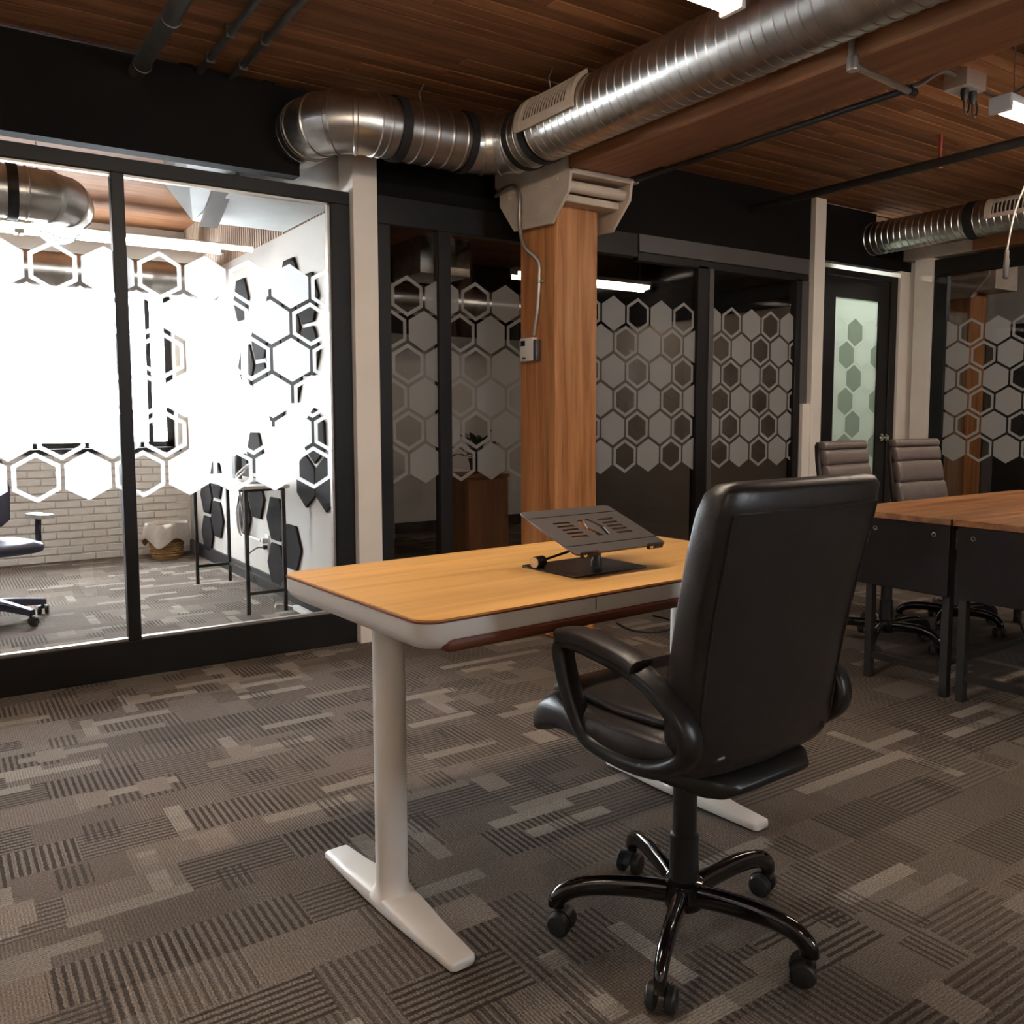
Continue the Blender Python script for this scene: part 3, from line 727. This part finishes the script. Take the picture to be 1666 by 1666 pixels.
# solid dark strip, its colour stands in for recess shade under the front edge
MB().box(-DL+.06, DL-.06, -DD+.002, -DD+.05, DT-.079, DT-.04).build('recess_shade', 'desk_lip', desk, bevel=.018, seg=4)
MB().box(-DL+.20, DL-.20, -.2, .2, DT-.10, DT-.075).build('cross_frame', 'metal_dark', desk)
for nm, xx in (('seam', -.19),):
    MB().box(xx-.0008, xx+.0008, -DD-.0002, -DD+.004, DT-.040, DT-.009).build('seam', 'metal_grey', desk)
for sx in (-1, 1):
    lx = sx*.545-.03; ly = -.035
    MB().lathe([(.041, .04), (.0405, .42), (.0405, DT-.075)], (lx, ly, 0), None, 32).build('leg', 'desk_white', desk, smooth=True, angle=60)
    fm = MB(); rings = []
    for s, hw, hh in ((-.325, .028, .018), (-.318, .036, .024), (-.2, .042, .03), (-.06, .05, .046), (.06, .05, .046), (.2, .042, .03), (.318, .036, .024), (.325, .028, .018)):
        rings.append([(lx+hw*math.copysign(abs(math.cos(t))**.4, math.cos(t)), s+ly, .003+hh*.5+hh*.5*math.copysign(abs(math.sin(t))**.5, math.sin(t))) for t in [2*PI*k/20 for k in range(20)]])
    ft = fm.loft(rings).build('foot', 'desk_white', desk, smooth=True, angle=60)
    MB().lathe([(.058, .036), (.050, .050), (.043, .060), (.041, .085)], (lx, ly, 0), None, 32).build('leg_collar', 'desk_white', ft, smooth=True, angle=60)
    MB().box(lx-.03, lx+.03, ly-.3, ly+.3, 0, .004).build('foot_pad', 'caster_black', ft)
# laptop stand on the desk
ls = empty('laptop_stand', (1.548, 1.93, DT), .06); tag(ls, 'tilted dark metal laptop stand with slots on the oak desk', 'laptop stand')
MB().loft([[(x, y, z) for x, y in rrect(.14, .118, .012)] for z in (0, .005)]).build('base_plate', 'metal_dark', ls, bevel=.001, seg=1)
MB().lathe([(.016, .005), (.016, .02), (.012, .03), (.012, .058)], (.02, -.03, 0), None, 20).build('stem', 'metal_dark', ls, smooth=True)
hb = MB().box(-.05, .09, -.085, -.055, .052, .075).build('hinge_bar', 'metal_dark', ls, bevel=.004)
# tray: tilted plate with cut slots
tilt = math.radians(20); tl = .262; tw = .345
tray = empty('tray', (.02, -.135, .064), 0, ls); tray.rotation_euler = (tilt, 0, 0)
tm = MB().loft([[(x, y+tl/2, z) for x, y in rrect(tw/2, tl/2, .014)] for z in (0, .005)])
to = tm.build('tray_plate', 'metal_grey', tray)
cuts = MB()
for i in range(5):
    yy = .085+i*.021
    for x0, x1 in ((-.112, -.052), (.058, .118)): cuts.box(x0, x1, yy, yy+.0125, -.02, .03)
def cprism(pts): cuts.prism(pts, lambda p, h: (p[0], p[1], h), -.02, .03)
cprism([(-.038, .135), (-.016, .085), (.004, .085), (-.016, .135), (.004, .185), (-.016, .185)])
cprism([(.014, .085), (.028, .085), (.046, .135), (.028, .185), (.012, .185), (.03, .135)])
co = cuts.build('cutter', 'metal_grey'); co.parent = tray
md = to.modifiers.new('cut', 'BOOLEAN'); md.object = co; md.operation = 'DIFFERENCE'; md.solver = 'EXACT'
bpy.context.view_layer.update()
dg = bpy.context.evaluated_depsgraph_get(); nm = bpy.data.meshes.new_from_object(to.evaluated_get(dg)); to.modifiers.clear(); to.data = nm
bpy.data.objects.remove(co)
MB().box(-tw/2, tw/2, tl-.045, tl-.043, .005, .0062).build('tray_crease', 'metal_dark', tray)
MB().box(-tw/2, tw/2, .043, .045, .005, .0062).build('tray_crease', 'metal_dark', tray)
for xx in (-.125, .125):
    st = MB().box(xx-.03, xx+.03, -.006, .004, -.006, .010).build('stop_lip', 'metal_dark', tray, bevel=.002, seg=1)
    MB().lathe([(.006, 0), (.004, .004)], (xx-.02, -.006, .003), (0, -1, 0), 10).build('stud', 'chrome', tray)
rl = MB().lathe([(.016, 0), (.016, .035)], (-.138, .055, .021), (1, .2, 0), 20).build('side_roller', 'plastic_black', ls, smooth=True)
MB().lathe([(.015, -.002), (.015, .001)], (-.139, .0548, .021), (1, .2, 0), 20).build('roller_cap', 'chrome', rl)
MB().tube([(-.10, .06, .024), (.02, .07, .04)], .004, 8).build('link_rod', 'metal_dark', ls)
mk = MB()
for i in range(9): mk.box(.0+i*.0062, .0045+i*.0062, -.105, -.100, .005, .0052)
mk.build('printed_mark', 'metal_grey', ls)

# =================================================================== OFFICE CHAIRS
def star_base(root, R=.285, rot=0, mat='gloss_black', L_=.285):
    b = MB().lathe([(.03, .145), (.046, .135), (.05, .10), (.046, .075), (.03, .068)], (0, 0, 0), None, 24).build('hub', mat, root, smooth=True)
    for k in range(5):
        a = rot+2*PI*k/5; ca, sa = math.cos(a), math.sin(a)
        pth = smoothpath([(r*ca*L_/.285, r*sa*L_/.285, z) for r, z in ((.03, .105), (.10, .115), (.19, .118), (.25, .108), (.282, .085), (.288, .062))], 4)
        rs = [.024-.007*i/(len(pth)-1) for i in range(len(pth))]
        lg = MB().tube([Vector(p)*1 for p in pth], rs, 14, sec=(1.15, .8, .8)).build('base_leg', mat, root, smooth=True)
        caster(root, R*ca, R*sa, a+1.9+k*.4)
def caster(root, x, y, a):
    c, s = math.cos(a), math.sin(a); f = Vector((c, s, 0)); l = Vector((-s, c, 0)); o = Vector((x, y, 0))+f*.012
    cs = MB().tube([(x, y, .07), (x, y, .045)], .008, 8).build('caster', 'caster_black', root)
    rings = []
    hood = MB()
    for k in range(9):
        t = PI*.05+PI*.75*k/8; rr = .031
        p = o+Vector((0, 0, .029)); rings.append([p+f*rr*math.cos(t)*q+Vector((0, 0, rr*math.sin(t)*q))+l*s_ for q, s_ in ((1.0, -.01), (1.0, .01), (.7, .01), (.7, -.01))])
    hood.loft(rings).build('caster_hood', 'caster_black', cs, smooth=True, angle=50)
    for sd in (-1, 1):
        MB().lathe([(.022, -.011), (.0285, -.008), (.0285, .006), (.024, .011), (.01, .012)], o+l*sd*.021+Vector((0, 0, .0285)), l*sd, 22).build('wheel', 'caster_black', cs, smooth=True)
def gas_lift(root, z1, mat='plastic_black'):
    MB().lathe([(.036, .13), (.034, .25), (.029, .255), (.028, z1)], (0, 0, 0), None, 24).build('gas_lift', mat, root, smooth=True)

ch = empty('office_chair', (1.466, 1.44, 0), math.radians(3))
OFF = .026; tag(ch, 'black leather high-back executive chair pulled up to the oak desk', 'office chair')
star_base(ch, .305, math.radians(-3), L_=.305); gas_lift(ch, .43)
MB().box(-.10, .10, -.13, .15, .415, .47).build('seat_mechanism', 'plastic_black', ch, bevel=.01)
lv = MB().tube([(.09, -.02, .445), (.25, -.05, .435), (.31, -.06, .425)], .007, 8).build('lever', 'metal_grey', ch, smooth=True)
MB().tube([(.275, -.054, .432), (.33, -.064, .42)], .011, 10).build('lever_grip', 'plastic_black', lv, smooth=True)
# seat cushion
def seat_loft(hw, y0, y1, z0, z1, lift=.0):
    rings = []; n = 14
    for i in range(n+1):
        t = i/n; y = y0+(y1-y0)*t
        e = min(1, (1-abs(2*t-1)**6)**.5+.02) if 0 < i < n else .25
        zc = (z0+z1)/2+(lift*max(0, t-.7)**2*-4); hh = (z1-z0)/2*e; w = hw*(.9+.1*math.sin(PI*min(1, t*1.1)))*(.35*e+.65)
        rings.append([(w*math.copysign(abs(math.cos(a))**.38, math.cos(a)), y, zc+hh*math.copysign(abs(math.sin(a))**.6, math.sin(a))) for a in [2*PI*k/28 for k in range(28)]])
    return MB().loft(rings)
seat = seat_loft(.28, -.23, .365, .485, .592, .25).build('seat', 'leather', ch, smooth=True, angle=80)
seat_loft(.185, -.235, .20, .425, .50, .0).build('seat_pan', 'plastic_black', ch, smooth=True, angle=80)
seat_loft(.24, -.20, .32, .575, .612, .1).build('seat_cushion', 'leather', ch, smooth=True, angle=80)
# backrest: loft by height
def back_loft(secs, front=1):
    rings = []
    for z, y, hw, th, cur in secs:
        ring = []
        for k in range(36):
            a = 2*PI*k/36; ca, sa = math.cos(a), math.sin(a)
            x = hw*math.copysign(abs(ca)**.35, ca); yy = th/2*math.copysign(abs(sa)**.42, sa)
            ring.append((x, y+yy+cur*(x/hw)**2, z))
        rings.append(ring)
    return MB().loft(rings)
secs = [(.49, -.175, .20, .06, .02), (.505, -.18, .235, .09, .02), (.54, -.187, .250, .105, .02), (.65, -.195, .258, .11, .022), (.74, -.21, .262, .108, .022), (.86, -.232, .268, .105, .02), (.98, -.258, .272, .105, .018), (1.06, -.275, .272, .10, .015), (1.10, -.285, .266, .09, .012), (1.117, -.29, .25, .06, .01), (1.122, -.29, .21, .02, .01)]
secs = [(z, y, w_, t, c) for z, y, w_, t, c in secs]
bk_ = back_loft(secs).build('backrest', 'leather', ch, smooth=True, angle=80)
# front pillows of the back
fs = [(.60, -.135, .16, .02, .012), (.62, -.135, .185, .05, .015), (.70, -.135, .19, .06, .015), (.78, -.155, .185, .05, .015), (.80, -.165, .16, .02, .012)]
back_loft(fs).build('back_cushion', 'leather', ch, smooth=True, angle=80)
back_loft([(z+.2, y-.04, a, b, c) for z, y, a, b, c in fs]).build('back_cushion', 'leather', ch, smooth=True, angle=80)
back_loft([(z+.34, y-.075, a*.95, b*.8, c) for z, y, a, b, c in fs if z < .75]).build('head_cushion', 'leather', ch, smooth=True, angle=80)
# piping seam along the rear edge
def rear(z, ang, off=.001):
    for a_, b_ in zip(secs[:-1], secs[1:]):
        if a_[0] <= z <= b_[0]:
            t = (z-a_[0])/(b_[0]-a_[0]); z_, y_, hw_, th_, cu_ = [u+(v-u)*t for u, v in zip(a_, b_)]; break
    ca, sa = math.cos(ang), math.sin(ang); x_ = hw_*math.copysign(abs(ca)**.35, ca)
    return (x_, y_-th_/2*abs(sa)**.42+cu_*(x_/hw_)**2-off, z)
aL, aR = PI+.72, -.72
sm = [rear(.53+.53*k/20, aL) for k in range(21)]+[rear(1.062, aL+(1.5*PI-aL)*k/8) for k in range(1, 9)]+[rear(1.062, 1.5*PI+(2*PI+aR-1.5*PI)*k/8) for k in range(1, 9)]+[rear(1.06-.53*k/20, aR) for k in range(1, 21)]
MB().tube(sm, .003, 6).build('seam', 'leather', ch, smooth=True)
# armrests: closed loop frames with pads
for sx in (-1, 1):
    x = sx*.276
    loop = [(x*.95, .085, .525), (x*.98, .125, .595), (x, .15, .675), (x, .155, .72), (x, .12, .738), (x, .02, .731), (x, -.09, .711), (x*.99, -.165, .672), (x*.97, -.215, .62), (x*.95, -.215, .565), (x*.94, -.155, .52), (x*.93, -.08, .503), (x*.93, .01, .504)]
    n = 6; P = [Vector(p) for p in loop]; out = []; m = len(P)
    for i in range(m):
        p0, p1, p2, p3 = P[i-1], P[i], P[(i+1) % m], P[(i+2) % m]
        for k in range(n):
            t = k/n; out.append(.5*((2*p1)+(-p0+p2)*t+(2*p0-5*p1+4*p2-p3)*t*t+(-p0+3*p1-3*p2+p3)*t**3))
    arm = MB().tube(out, .0235, 14, closed=True, sec=(.85, 1.2, .7), upv=None).build('armrest', 'plastic_black', ch, smooth=True)
    MB().tube(smoothpath([(x, .160, .742), (x, .10, .752), (x, .02, .747), (x, -.06, .735), (x, -.10, .722)], 5), [.022]+[.027]*19+[.02], 14, sec=(.7, 1.25, .6), upv=(0, 0, 1)).build('arm_pad', 'leather', arm, smooth=True)
    for yy, zz in ((.04, .510), (-.10, .510)): MB().lathe([(.010, 0), (.008, .008)], (x*.93+sx*.02, yy, zz), (sx, 0, 0), 10).build('bolt', 'metal_grey', arm)

for c_ in ch.children:
    if c_.name.split('.')[0] in ('seat', 'seat_pan', 'seat_cushion', 'backrest', 'back_cushion', 'head_cushion', 'seam', 'armrest'): c_.location.x = OFF
# conference chairs: ribbed high backs, facing the tables
def conf_chair(loc, rz, label):
    c = empty('conference_chair', loc, rz); tag(c, label, 'office chair', 'ribbed conference chairs')
    star_base(c, .285, .3); gas_lift(c, .42)
    MB().box(-.10, .10, -.10, .12, .40, .43).build('seat_mechanism', 'plastic_black', c, bevel=.01)
    seat_loft(.25, -.23, .26, .43, .51).build('seat', 'leather', c, smooth=True, angle=80)
    def yb(z): return -.20-.11*max(0, z-.5)/.6
    zs = [.47, .60, .725, .85, .975, 1.06, 1.105]
    back_loft([(z, yb(z)-.035, hw, .05, .02) for z, hw in ((.45, .2), (.47, .225), (.8, .225), (1.0, .215), (1.08, .20), (1.10, .18))]).build('back_shell', 'leather', c, smooth=True, angle=80)
    for a, b in zip(zs[:-1], zs[1:]):
        hw = .228 if b < .95 else .215; secs = []
        for k in range(7):
            t = k/6; e = math.sin(PI*t)**.25 if 0 < k < 6 else .45
            secs.append((a+(b-a)*t, yb(a+(b-a)*t)+.005, hw*(.98+.02*e), .02+.055*e, .02))
        back_loft(secs).build('back_rib', 'leather_grey', c, smooth=True, angle=80)
    for sx in (-1, 1):
        MB().tube(smoothpath([(sx*.23, .12, .47), (sx*.285, .16, .52), (sx*.29, .15, .63), (sx*.29, .0, .655), (sx*.285, -.14, .64), (sx*.24, -.2, .60)], 5), .014, 10).build('armrest', 'gloss_black', c, smooth=True)
    return c
conf_chair((4.30, 2.74, 0), math.radians(180+4), 'ribbed leather conference chair behind the table, nearer the timber column')
conf_chair((4.97, 2.74, 0), math.radians(180-3), 'ribbed leather conference chair behind the table, in front of the door frame')

# =================================================================== CONFERENCE TABLES
def conf_table(y0, y1, label, x0=3.665, x1=5.45, legy=.025, pan=(.01, .4)):
    e = empty('conference_table', (x0, y0, 0)); tag(e, label, 'table', 'conference tables pushed together')
    Lx = x1-x0; Ly = y1-y0; TH = .80
    MB().box(0, Lx, 0, Ly, TH-.028, TH).build('table_top', 'walnut_top', e, bevel=.002, seg=1)
    legs = [(.025, .005), (.025, legy), (Lx-.05, .03), (Lx-.05, Ly-.06)]
    for lx, ly in legs: MB().box(lx, lx+.035, ly, ly+.035, 0, TH-.028).build('leg', 'table_steel', e, bevel=.002, seg=1)
    for lx in (.03, Lx-.045): MB().box(lx, lx+.025, .04, legy if lx < .1 else Ly-.06, .095, .125).build('foot_rail', 'table_steel', e)
    MB().box(.06, Lx-.05, .05, .075, .12, .145).build('stretcher', 'table_steel', e)
    MB().box(.062, Lx-.05, .035, .06, TH-.06, TH-.03).build('frame_rail', 'table_steel', e); MB().box(.062, Lx-.05, Ly-.06, Ly-.035, TH-.06, TH-.03).build('frame_rail', 'table_steel', e)
    mp = MB().box(.004, .022, pan[0], pan[1], .455, TH-.03).build('modesty_panel', 'modesty_black', e, bevel=.002, seg=1)
    for yy in ((.075, .36) if y0 > 2 else (.2, Ly-.09)):
        MB().lathe([(.006, 0), (.011, .001), (.011, .003), (.006, .003)], (.004, yy, TH-.075), (-1, 0, 0), 14, False).build('grommet', 'chrome', mp)
    return e
conf_table(2.045, 2.63, 'walnut-topped conference table with black front panel, further from the camera', legy=.38, pan=(.004, .47))
conf_table(1.40, 2.035, 'walnut-topped conference table with black front panel, cut by the right picture edge', legy=.575, pan=(.01, .615))
# cables hanging under the tables
for i, pts in enumerate(([(4.45, 2.2, .735), (4.47, 2.22, .5), (4.62, 2.2, .2), (4.70, 2.15, .02)], [(4.95, 2.12, .735), (4.9, 2.13, .45), (4.84, 2.13, .15), (4.80, 2.12, .02)])):
    tag(MB().tube(smoothpath(pts, 6), .005, 8).build('cable', 'cable_black', None, smooth=True), ['black cable hanging under the further conference table', 'second black cable hanging under the conference tables'][i], 'cable')
fcb = MB().tube(smoothpath([(3.40, 3.92, .006), (3.36, 3.75, .006), (3.42, 3.64, .006), (3.58, 3.64, .006), (3.72, 3.78, .006), (3.72, 3.95, .006)], 6), .006, 8).build('floor_cable', 'cable_black', None, smooth=True); tag(fcb, 'black cable looped on the carpet behind the desk', 'cable')

# =================================================================== LEFT OFFICE CONTENTS
# acoustic hexagon panels on the divider wall
def hexpanel(yc, zc, R=.19, pointy=False, label=''):
    pts = [(yc+R*math.cos(PI/3*k+(PI/2 if pointy else 0)), zc+R*.94*math.sin(PI/3*k+(PI/2 if pointy else 0))) for k in range(6)]
    o = MB().prism(pts, lambda p, h: (h, p[0], p[1]), 2.0025, 2.0195).build('acoustic_panel', 'panel_black', None, bevel=.004, seg=1)
    return tag(o, label, 'wall panel', 'black hexagon panels on the office wall')
PL = [(7.755, .235, 0, 'black felt hexagon low on the wall beside the wicker basket'), (7.43, .39, 0, 'black felt hexagon behind the far legs of the tall table'),
      (7.755, .565, 0, 'black felt hexagon on the wall above the wicker basket'), (7.43, .72, 0, 'upper black felt hexagon behind the far end of the tall table'),
      (6.37, .655, 0, 'black felt hexagon under the tall table top above the outlet'), (6.70, .49, 0, 'black felt hexagon left of the wall outlet'),
      (6.70, .82, 0, 'black felt hexagon behind the tabletop charger'), (6.37, .985, 0, 'black felt hexagon just above the tall table top'),
      (5.955, .535, 0, 'black felt hexagon right of the wall outlet'), (5.955, .21, 0, 'lowest black felt hexagon right of the wall outlet'),
      (5.64, .375, 0, 'black felt hexagon nearest the desk corner'),
      (5.345, .84, 1, 'pointed black felt hexagon left of a close pair near the frame'), (5.01, .84, 1, 'pointed black felt hexagon right of a close pair near the frame'), (5.18, 1.13, 1, 'pointed black felt hexagon above the close pair near the frame'),
      (5.565, 2.115, 0, 'topmost black felt hexagon on the office wall'), (5.25, 1.98, 0, 'black felt hexagon high on the wall near the frame'), (5.25, 1.655, 0, 'black felt hexagon at mid height near the frame'),
      (6.60, 2.12, 0, 'black felt hexagon high on the wall near the duct'), (6.52, 1.63, 0, 'black felt hexagon at mid height left of the bright patch'), (5.565, 1.815, 0, 'black felt hexagon below the topmost one'),
      (5.88, 1.97, 0, 'black felt hexagon left of the topmost pair, behind the film'), (5.88, 1.65, 0, 'black felt hexagon behind the film right of the bright patch'), (6.195, 1.81, 0, 'black felt hexagon behind the film above the tall table'),
      (5.565, 1.49, 0, 'black felt hexagon at mid height left of the one near the frame'), (5.88, 1.33, 0, 'black felt hexagon behind the film above the clear box'), (6.195, 1.48, 0, 'black felt hexagon behind the film over the dark device')]
for yc, zc_, pt, lb in PL: hexpanel(yc, zc_, .185, bool(pt), lb)
# tall narrow table
tt = empty('side_table', (1.76, 6.05, 0)); tag(tt, 'tall narrow table with white top and thin black legs', 'table')
for yy in (-.62, .62):
    for xx in (-.115, .125): MB().box(xx-.011, xx+.011, yy-.011, yy+.011, 0, .80).build('leg', 'table_steel', tt)
    MB().box(-.104, .114, yy-.009, yy+.009, .125, .145).build('stretcher', 'table_steel', tt)
    MB().box(-.104, .114, yy-.009, yy+.009, .782, .80).build('stretcher', 'table_steel', tt)
MB().box(.117, .133, -.61, .61, .125, .143).build('long_rail', 'table_steel', tt)
MB().box(-.16, .15, -.68, .68, .80, .82).build('table_top', 'plastic_white', tt, bevel=.003, seg=1)
jar = empty('glass_box', (1.78, 5.62, .82)); tag(jar, 'clear acrylic box of cables on the tall white table', 'box')
for a in ((-.06, .06, -.06, -.055), (-.06, .06, .055, .06), (-.06, -.055, -.055, .055), (.055, .06, -.055, .055)): MB().box(*a, 0, .12).build('side', 'clear_glass', jar)
MB().box(-.06, .06, -.06, .06, 0, .004).build('bottom', 'clear_glass', jar)
cw = MB().tube(smoothpath([(1.76, 5.95, .826), (1.72, 5.85, .84), (1.76, 5.78, .90), (1.80, 5.86, .93), (1.74, 5.92, .86), (1.72, 5.80, .83), (1.80, 5.74, .827)], 6), .006, 8).build('coiled_cable', 'cable_white', None, smooth=True); tag(cw, 'tangled white cable on the tall white table', 'cable')
bt = empty('dark_box', (1.80, 6.12, .82)); tag(bt, 'small dark upright device on the tall white table', 'device')
MB().box(-.02, .02, -.05, .05, 0, .17).build('body', 'screen_dark', bt, bevel=.004); MB().box(-.024, -.02, -.04, .04, .03, .16).build('screen', 'metal_dark', bt)
ol = empty('wall_outlet', (2.02, 6.17, .34)); tag(ol, 'white double wall outlet below the tall table', 'outlet')
MB().box(-.006, 0, -.04, .04, -.06, .06).build('cover_plate', 'plastic_white', ol, bevel=.002, seg=1)
pg = MB().box(-.045, -.006, -.018, .018, .0, .035).build('plug', 'plastic_white', ol, bevel=.004); MB().box(-.035, -.006, -.016, .016, -.045, -.015).build('plug', 'cable_black', ol, bevel=.004)
oc = MB().tube(smoothpath([(1.983, 6.17, .31), (1.95, 6.22, .30), (1.93, 6.36, .22), (1.95, 6.33, .1), (1.96, 6.2, .02), (1.93, 5.9, .008), (1.90, 5.7, .008)], 6), .005, 8).build('black_cable', 'cable_black', None, smooth=True); tag(oc, 'thin black cord curving from the wall outlet to the floor', 'cord')
wc2 = MB().tube(smoothpath([(1.972, 6.18, .358), (1.95, 6.35, .37), (1.94, 6.52, .38), (1.93, 6.55, .55), (1.95, 6.5, .68), (1.93, 6.6, .5), (1.94, 6.56, .36), (1.95, 6.5, .45), (1.93, 6.52, .70), (1.90, 6.5, .775)], 6), .007, 8).build('white_cable', 'cable_white', None, smooth=True); tag(wc2, 'thick white looped cord under the tall table', 'cord')
ps = MB().box(1.925, 1.965, 5.0, 5.42, 0, .03).build('power_strip', 'plastic_white', None, bevel=.004); tag(ps, 'white power strip on the floor by the dark baseboard', 'power strip')
MB().tube(smoothpath([(1.945, 5.42, .012), (1.93, 5.55, .008), (1.88, 5.6, .008), (1.84, 5.5, .008)], 5), .005, 8).build('lead', 'cable_white', ps, smooth=True)
# wicker basket with cloth liner
bk2 = empty('waste_basket', (1.74, 8.1, 0)); tag(bk2, 'round wicker waste basket with a linen liner by the brick wall', 'basket')
prof = [(.125, 0.0)]
for i in range(12):
    z0 = .02+i*.022; r0 = .13+.035*(i/12); prof += [(r0, z0), (r0+.006, z0+.011), (r0, z0+.021)]
MB().lathe(prof, (0, 0, 0), None, 28).build('basket_body', 'wicker', bk2, smooth=True)
rings = []; nn = 48
for j, (rb, zb) in enumerate(((.15, .27), (.163, .315), (.178, .318), (.188, .28), (.192, .22), (.193, .15))):
    rings.append([((rb+.008*math.sin(5*t+j)+.004*math.sin(11*t))*math.cos(t), (rb+.008*math.sin(5*t+j)+.004*math.sin(11*t))*math.sin(t), zb+(.006 if j < 3 else .014*(j-2))*math.sin(4*t+.6)) for t in [2*PI*k/nn for k in range(nn)]])
MB().loft(rings, caps=False).build('liner', 'linen', bk2, smooth=True, angle=80)
# task chair at the left picture edge
tk = empty('task_chair', (.30, 6.10, 0), math.radians(200)); tag(tk, 'dark blue task chair in the left office cut by the picture edge', 'office chair')
for k in range(5):
    a = .02-math.radians(200)+2*PI*k/5+.32
    ca, sa = math.cos(a), math.sin(a)
    rings = []
    for r, hw, z, hh in ((.03, .035, .115, .03), (.12, .028, .108, .026), (.30, .02, .085, .018)):
        rings.append([(r*ca-sa*u*hw, r*sa+ca*u*hw, z+v*hh) for u, v in ((-1, -1), (1, -1), (1, .6), (.6, 1), (-.6, 1), (-1, .6))])
    MB().loft(rings).build('base_leg', 'task_blue', tk); caster(tk, .285*ca, .285*sa, a+1)
MB().lathe([(.045, .07), (.045, .13), (.028, .14), (.028, .42)], (0, 0, 0), None, 20).build('gas_lift', 'task_blue', tk, smooth=True)
seat_loft(.25, -.24, .25, .42, .50).build('seat', 'task_blue', tk, smooth=True, angle=80)
back_loft([(.56, -.25, .16, .03, .03), (.60, -.26, .21, .04, .04), (.80, -.28, .225, .04, .05), (.98, -.31, .20, .04, .04), (1.0, -.31, .16, .02, .03)]).build('backrest', 'task_blue', tk, smooth=True, angle=80)
MB().tube(smoothpath([(0, -.10, .42), (0, -.24, .45), (0, -.28, .60), (0, -.30, .75)], 5), .022, 10).build('back_stem', 'task_blue', tk, smooth=True)
for sx in (-1, 1):
    ar = MB().tube(smoothpath([(sx*.18, 0, .43), (sx*.27, 0, .45), (sx*.285, -.01, .54), (sx*.285, .0, .62)], 5), .018, 10).build('armrest', 'task_blue', tk, smooth=True)
    MB().loft([[(sx*.285+x, .02+y, z) for x, y in rrect(.045, .12, .035)] for z in (.62, .645)]).build('arm_pad', 'cable_white', ar)

# =================================================================== DARK OFFICE CONTENTS
cabw = empty('wooden_cabinet', (3.72, 6.1, 0)); tag(cabw, 'reddish wooden cabinet inside the dark office left of the column', 'cabinet')
MB().box(-.2, .2, -.22, .22, .02, .76).build('body', 'cabinet_wood', cabw, bevel=.004, seg=1); MB().box(-.21, .21, -.23, .23, .76, .785).build('cabinet_top', 'cabinet_wood', cabw, bevel=.003, seg=1); MB().box(-.19, .19, -.21, .21, 0, .02).build('plinth', 'pot_dark', cabw)
dr = MB().box(-.19, .19, -.238, -.22, .05, .74).build('cabinet_door', 'cabinet_wood', cabw, bevel=.003, seg=1); MB().lathe([(.008, 0), (.006, .02), (.012, .028), (.008, .034)], (.15, -.238, .45), (0, -1, 0), 12).build('knob', 'chrome', dr)
pp = empty('potted_plant', (3.76, 6.1, .785)); tag(pp, 'leafy potted plant on the wooden cabinet in the dark office', 'plant')
MB().lathe([(.05, 0), (.065, .08), (.075, .12), (.07, .12), (.062, .10)], (0, 0, 0), None, 20).build('pot', 'pot_dark', pp, smooth=True)
random.seed(3)
for i in range(26):
    a = random.uniform(0, 2*PI); el = random.uniform(.1, 1.3); ln = random.uniform(.12, .26); d = Vector((math.cos(a)*math.cos(el), math.sin(a)*math.cos(el), math.sin(el))); s = d.cross(Vector((0, 0, 1))).normalized(); o = Vector((0, 0, .12))
    MB().tube([o, o+d*ln*.6], .0025, 5).build('stem', 'leaf_green', pp)
    c = o+d*ln*.6; v = []; nrm = s.cross(d)
    for t, wdt, dr_ in ((0, .004, 0), (.3, .03, .006), (.6, .028, .0), (.85, .014, -.02), (1, .002, -.035)):
        v += [c+d*ln*.55*t+s*wdt+nrm*dr_, c+d*ln*.55*t+nrm*(dr_-.006), c+d*ln*.55*t-s*wdt+nrm*dr_]
    MB().add(v, [q for k in range(4) for q in ((3*k, 3*k+1, 3*k+4, 3*k+3), (3*k+1, 3*k+2, 3*k+5, 3*k+4))]).build('leaf', 'leaf_green', pp, smooth=True)
bd = empty('white_board', (3.05, 6.6, 0), 0); tag(bd, 'tall pale panel with dark handle inside the dark office', 'panel')
MB().box(-.19, .19, -.02, .02, .22, 1.35).build('board', 'plaster_box', bd, bevel=.004, seg=1); MB().tube(smoothpath([(-.14, -.02, .58), (-.14, -.06, .59), (.0, -.06, .59), (.0, -.06, .53), (-.14, -.06, .53), (-.14, -.02, .54)], 4), .01, 8).build('handle', 'plastic_black', bd, smooth=True)
for xx in (-.15, .15): MB().box(xx-.015, xx+.015, -.16, .16, 0, .03).build('foot', 'metal_dark', bd); MB().box(xx-.012, xx+.012, -.012, .012, .03, .22).build('leg', 'metal_dark', bd)
wk = empty('office_desk', (3.3, 7.1, 0)); tag(wk, 'black-framed desk along the wall of the dark office', 'desk')
MB().box(-1.0, 1.0, -.32, .32, .71, .74).build('desk_top', 'plastic_white', wk, bevel=.003, seg=1)
for xx in (-.97, .93):
    for yy in (-.3, .26): MB().box(xx, xx+.04, yy, yy+.04, 0, .71).build('leg', 'table_steel', wk)
mn = empty('monitor', (2.8, 7.15, .74)); tag(mn, 'black monitor on the desk in the dark office', 'monitor')
MB().box(-.27, .27, -.012, .02, .12, .46).build('screen', 'screen_dark', mn, bevel=.004); MB().box(-.02, .02, .0, .03, .01, .2).build('neck', 'plastic_black', mn); MB().box(-.12, .12, -.08, .1, 0, .012).build('stand_foot', 'plastic_black', mn, bevel=.003)
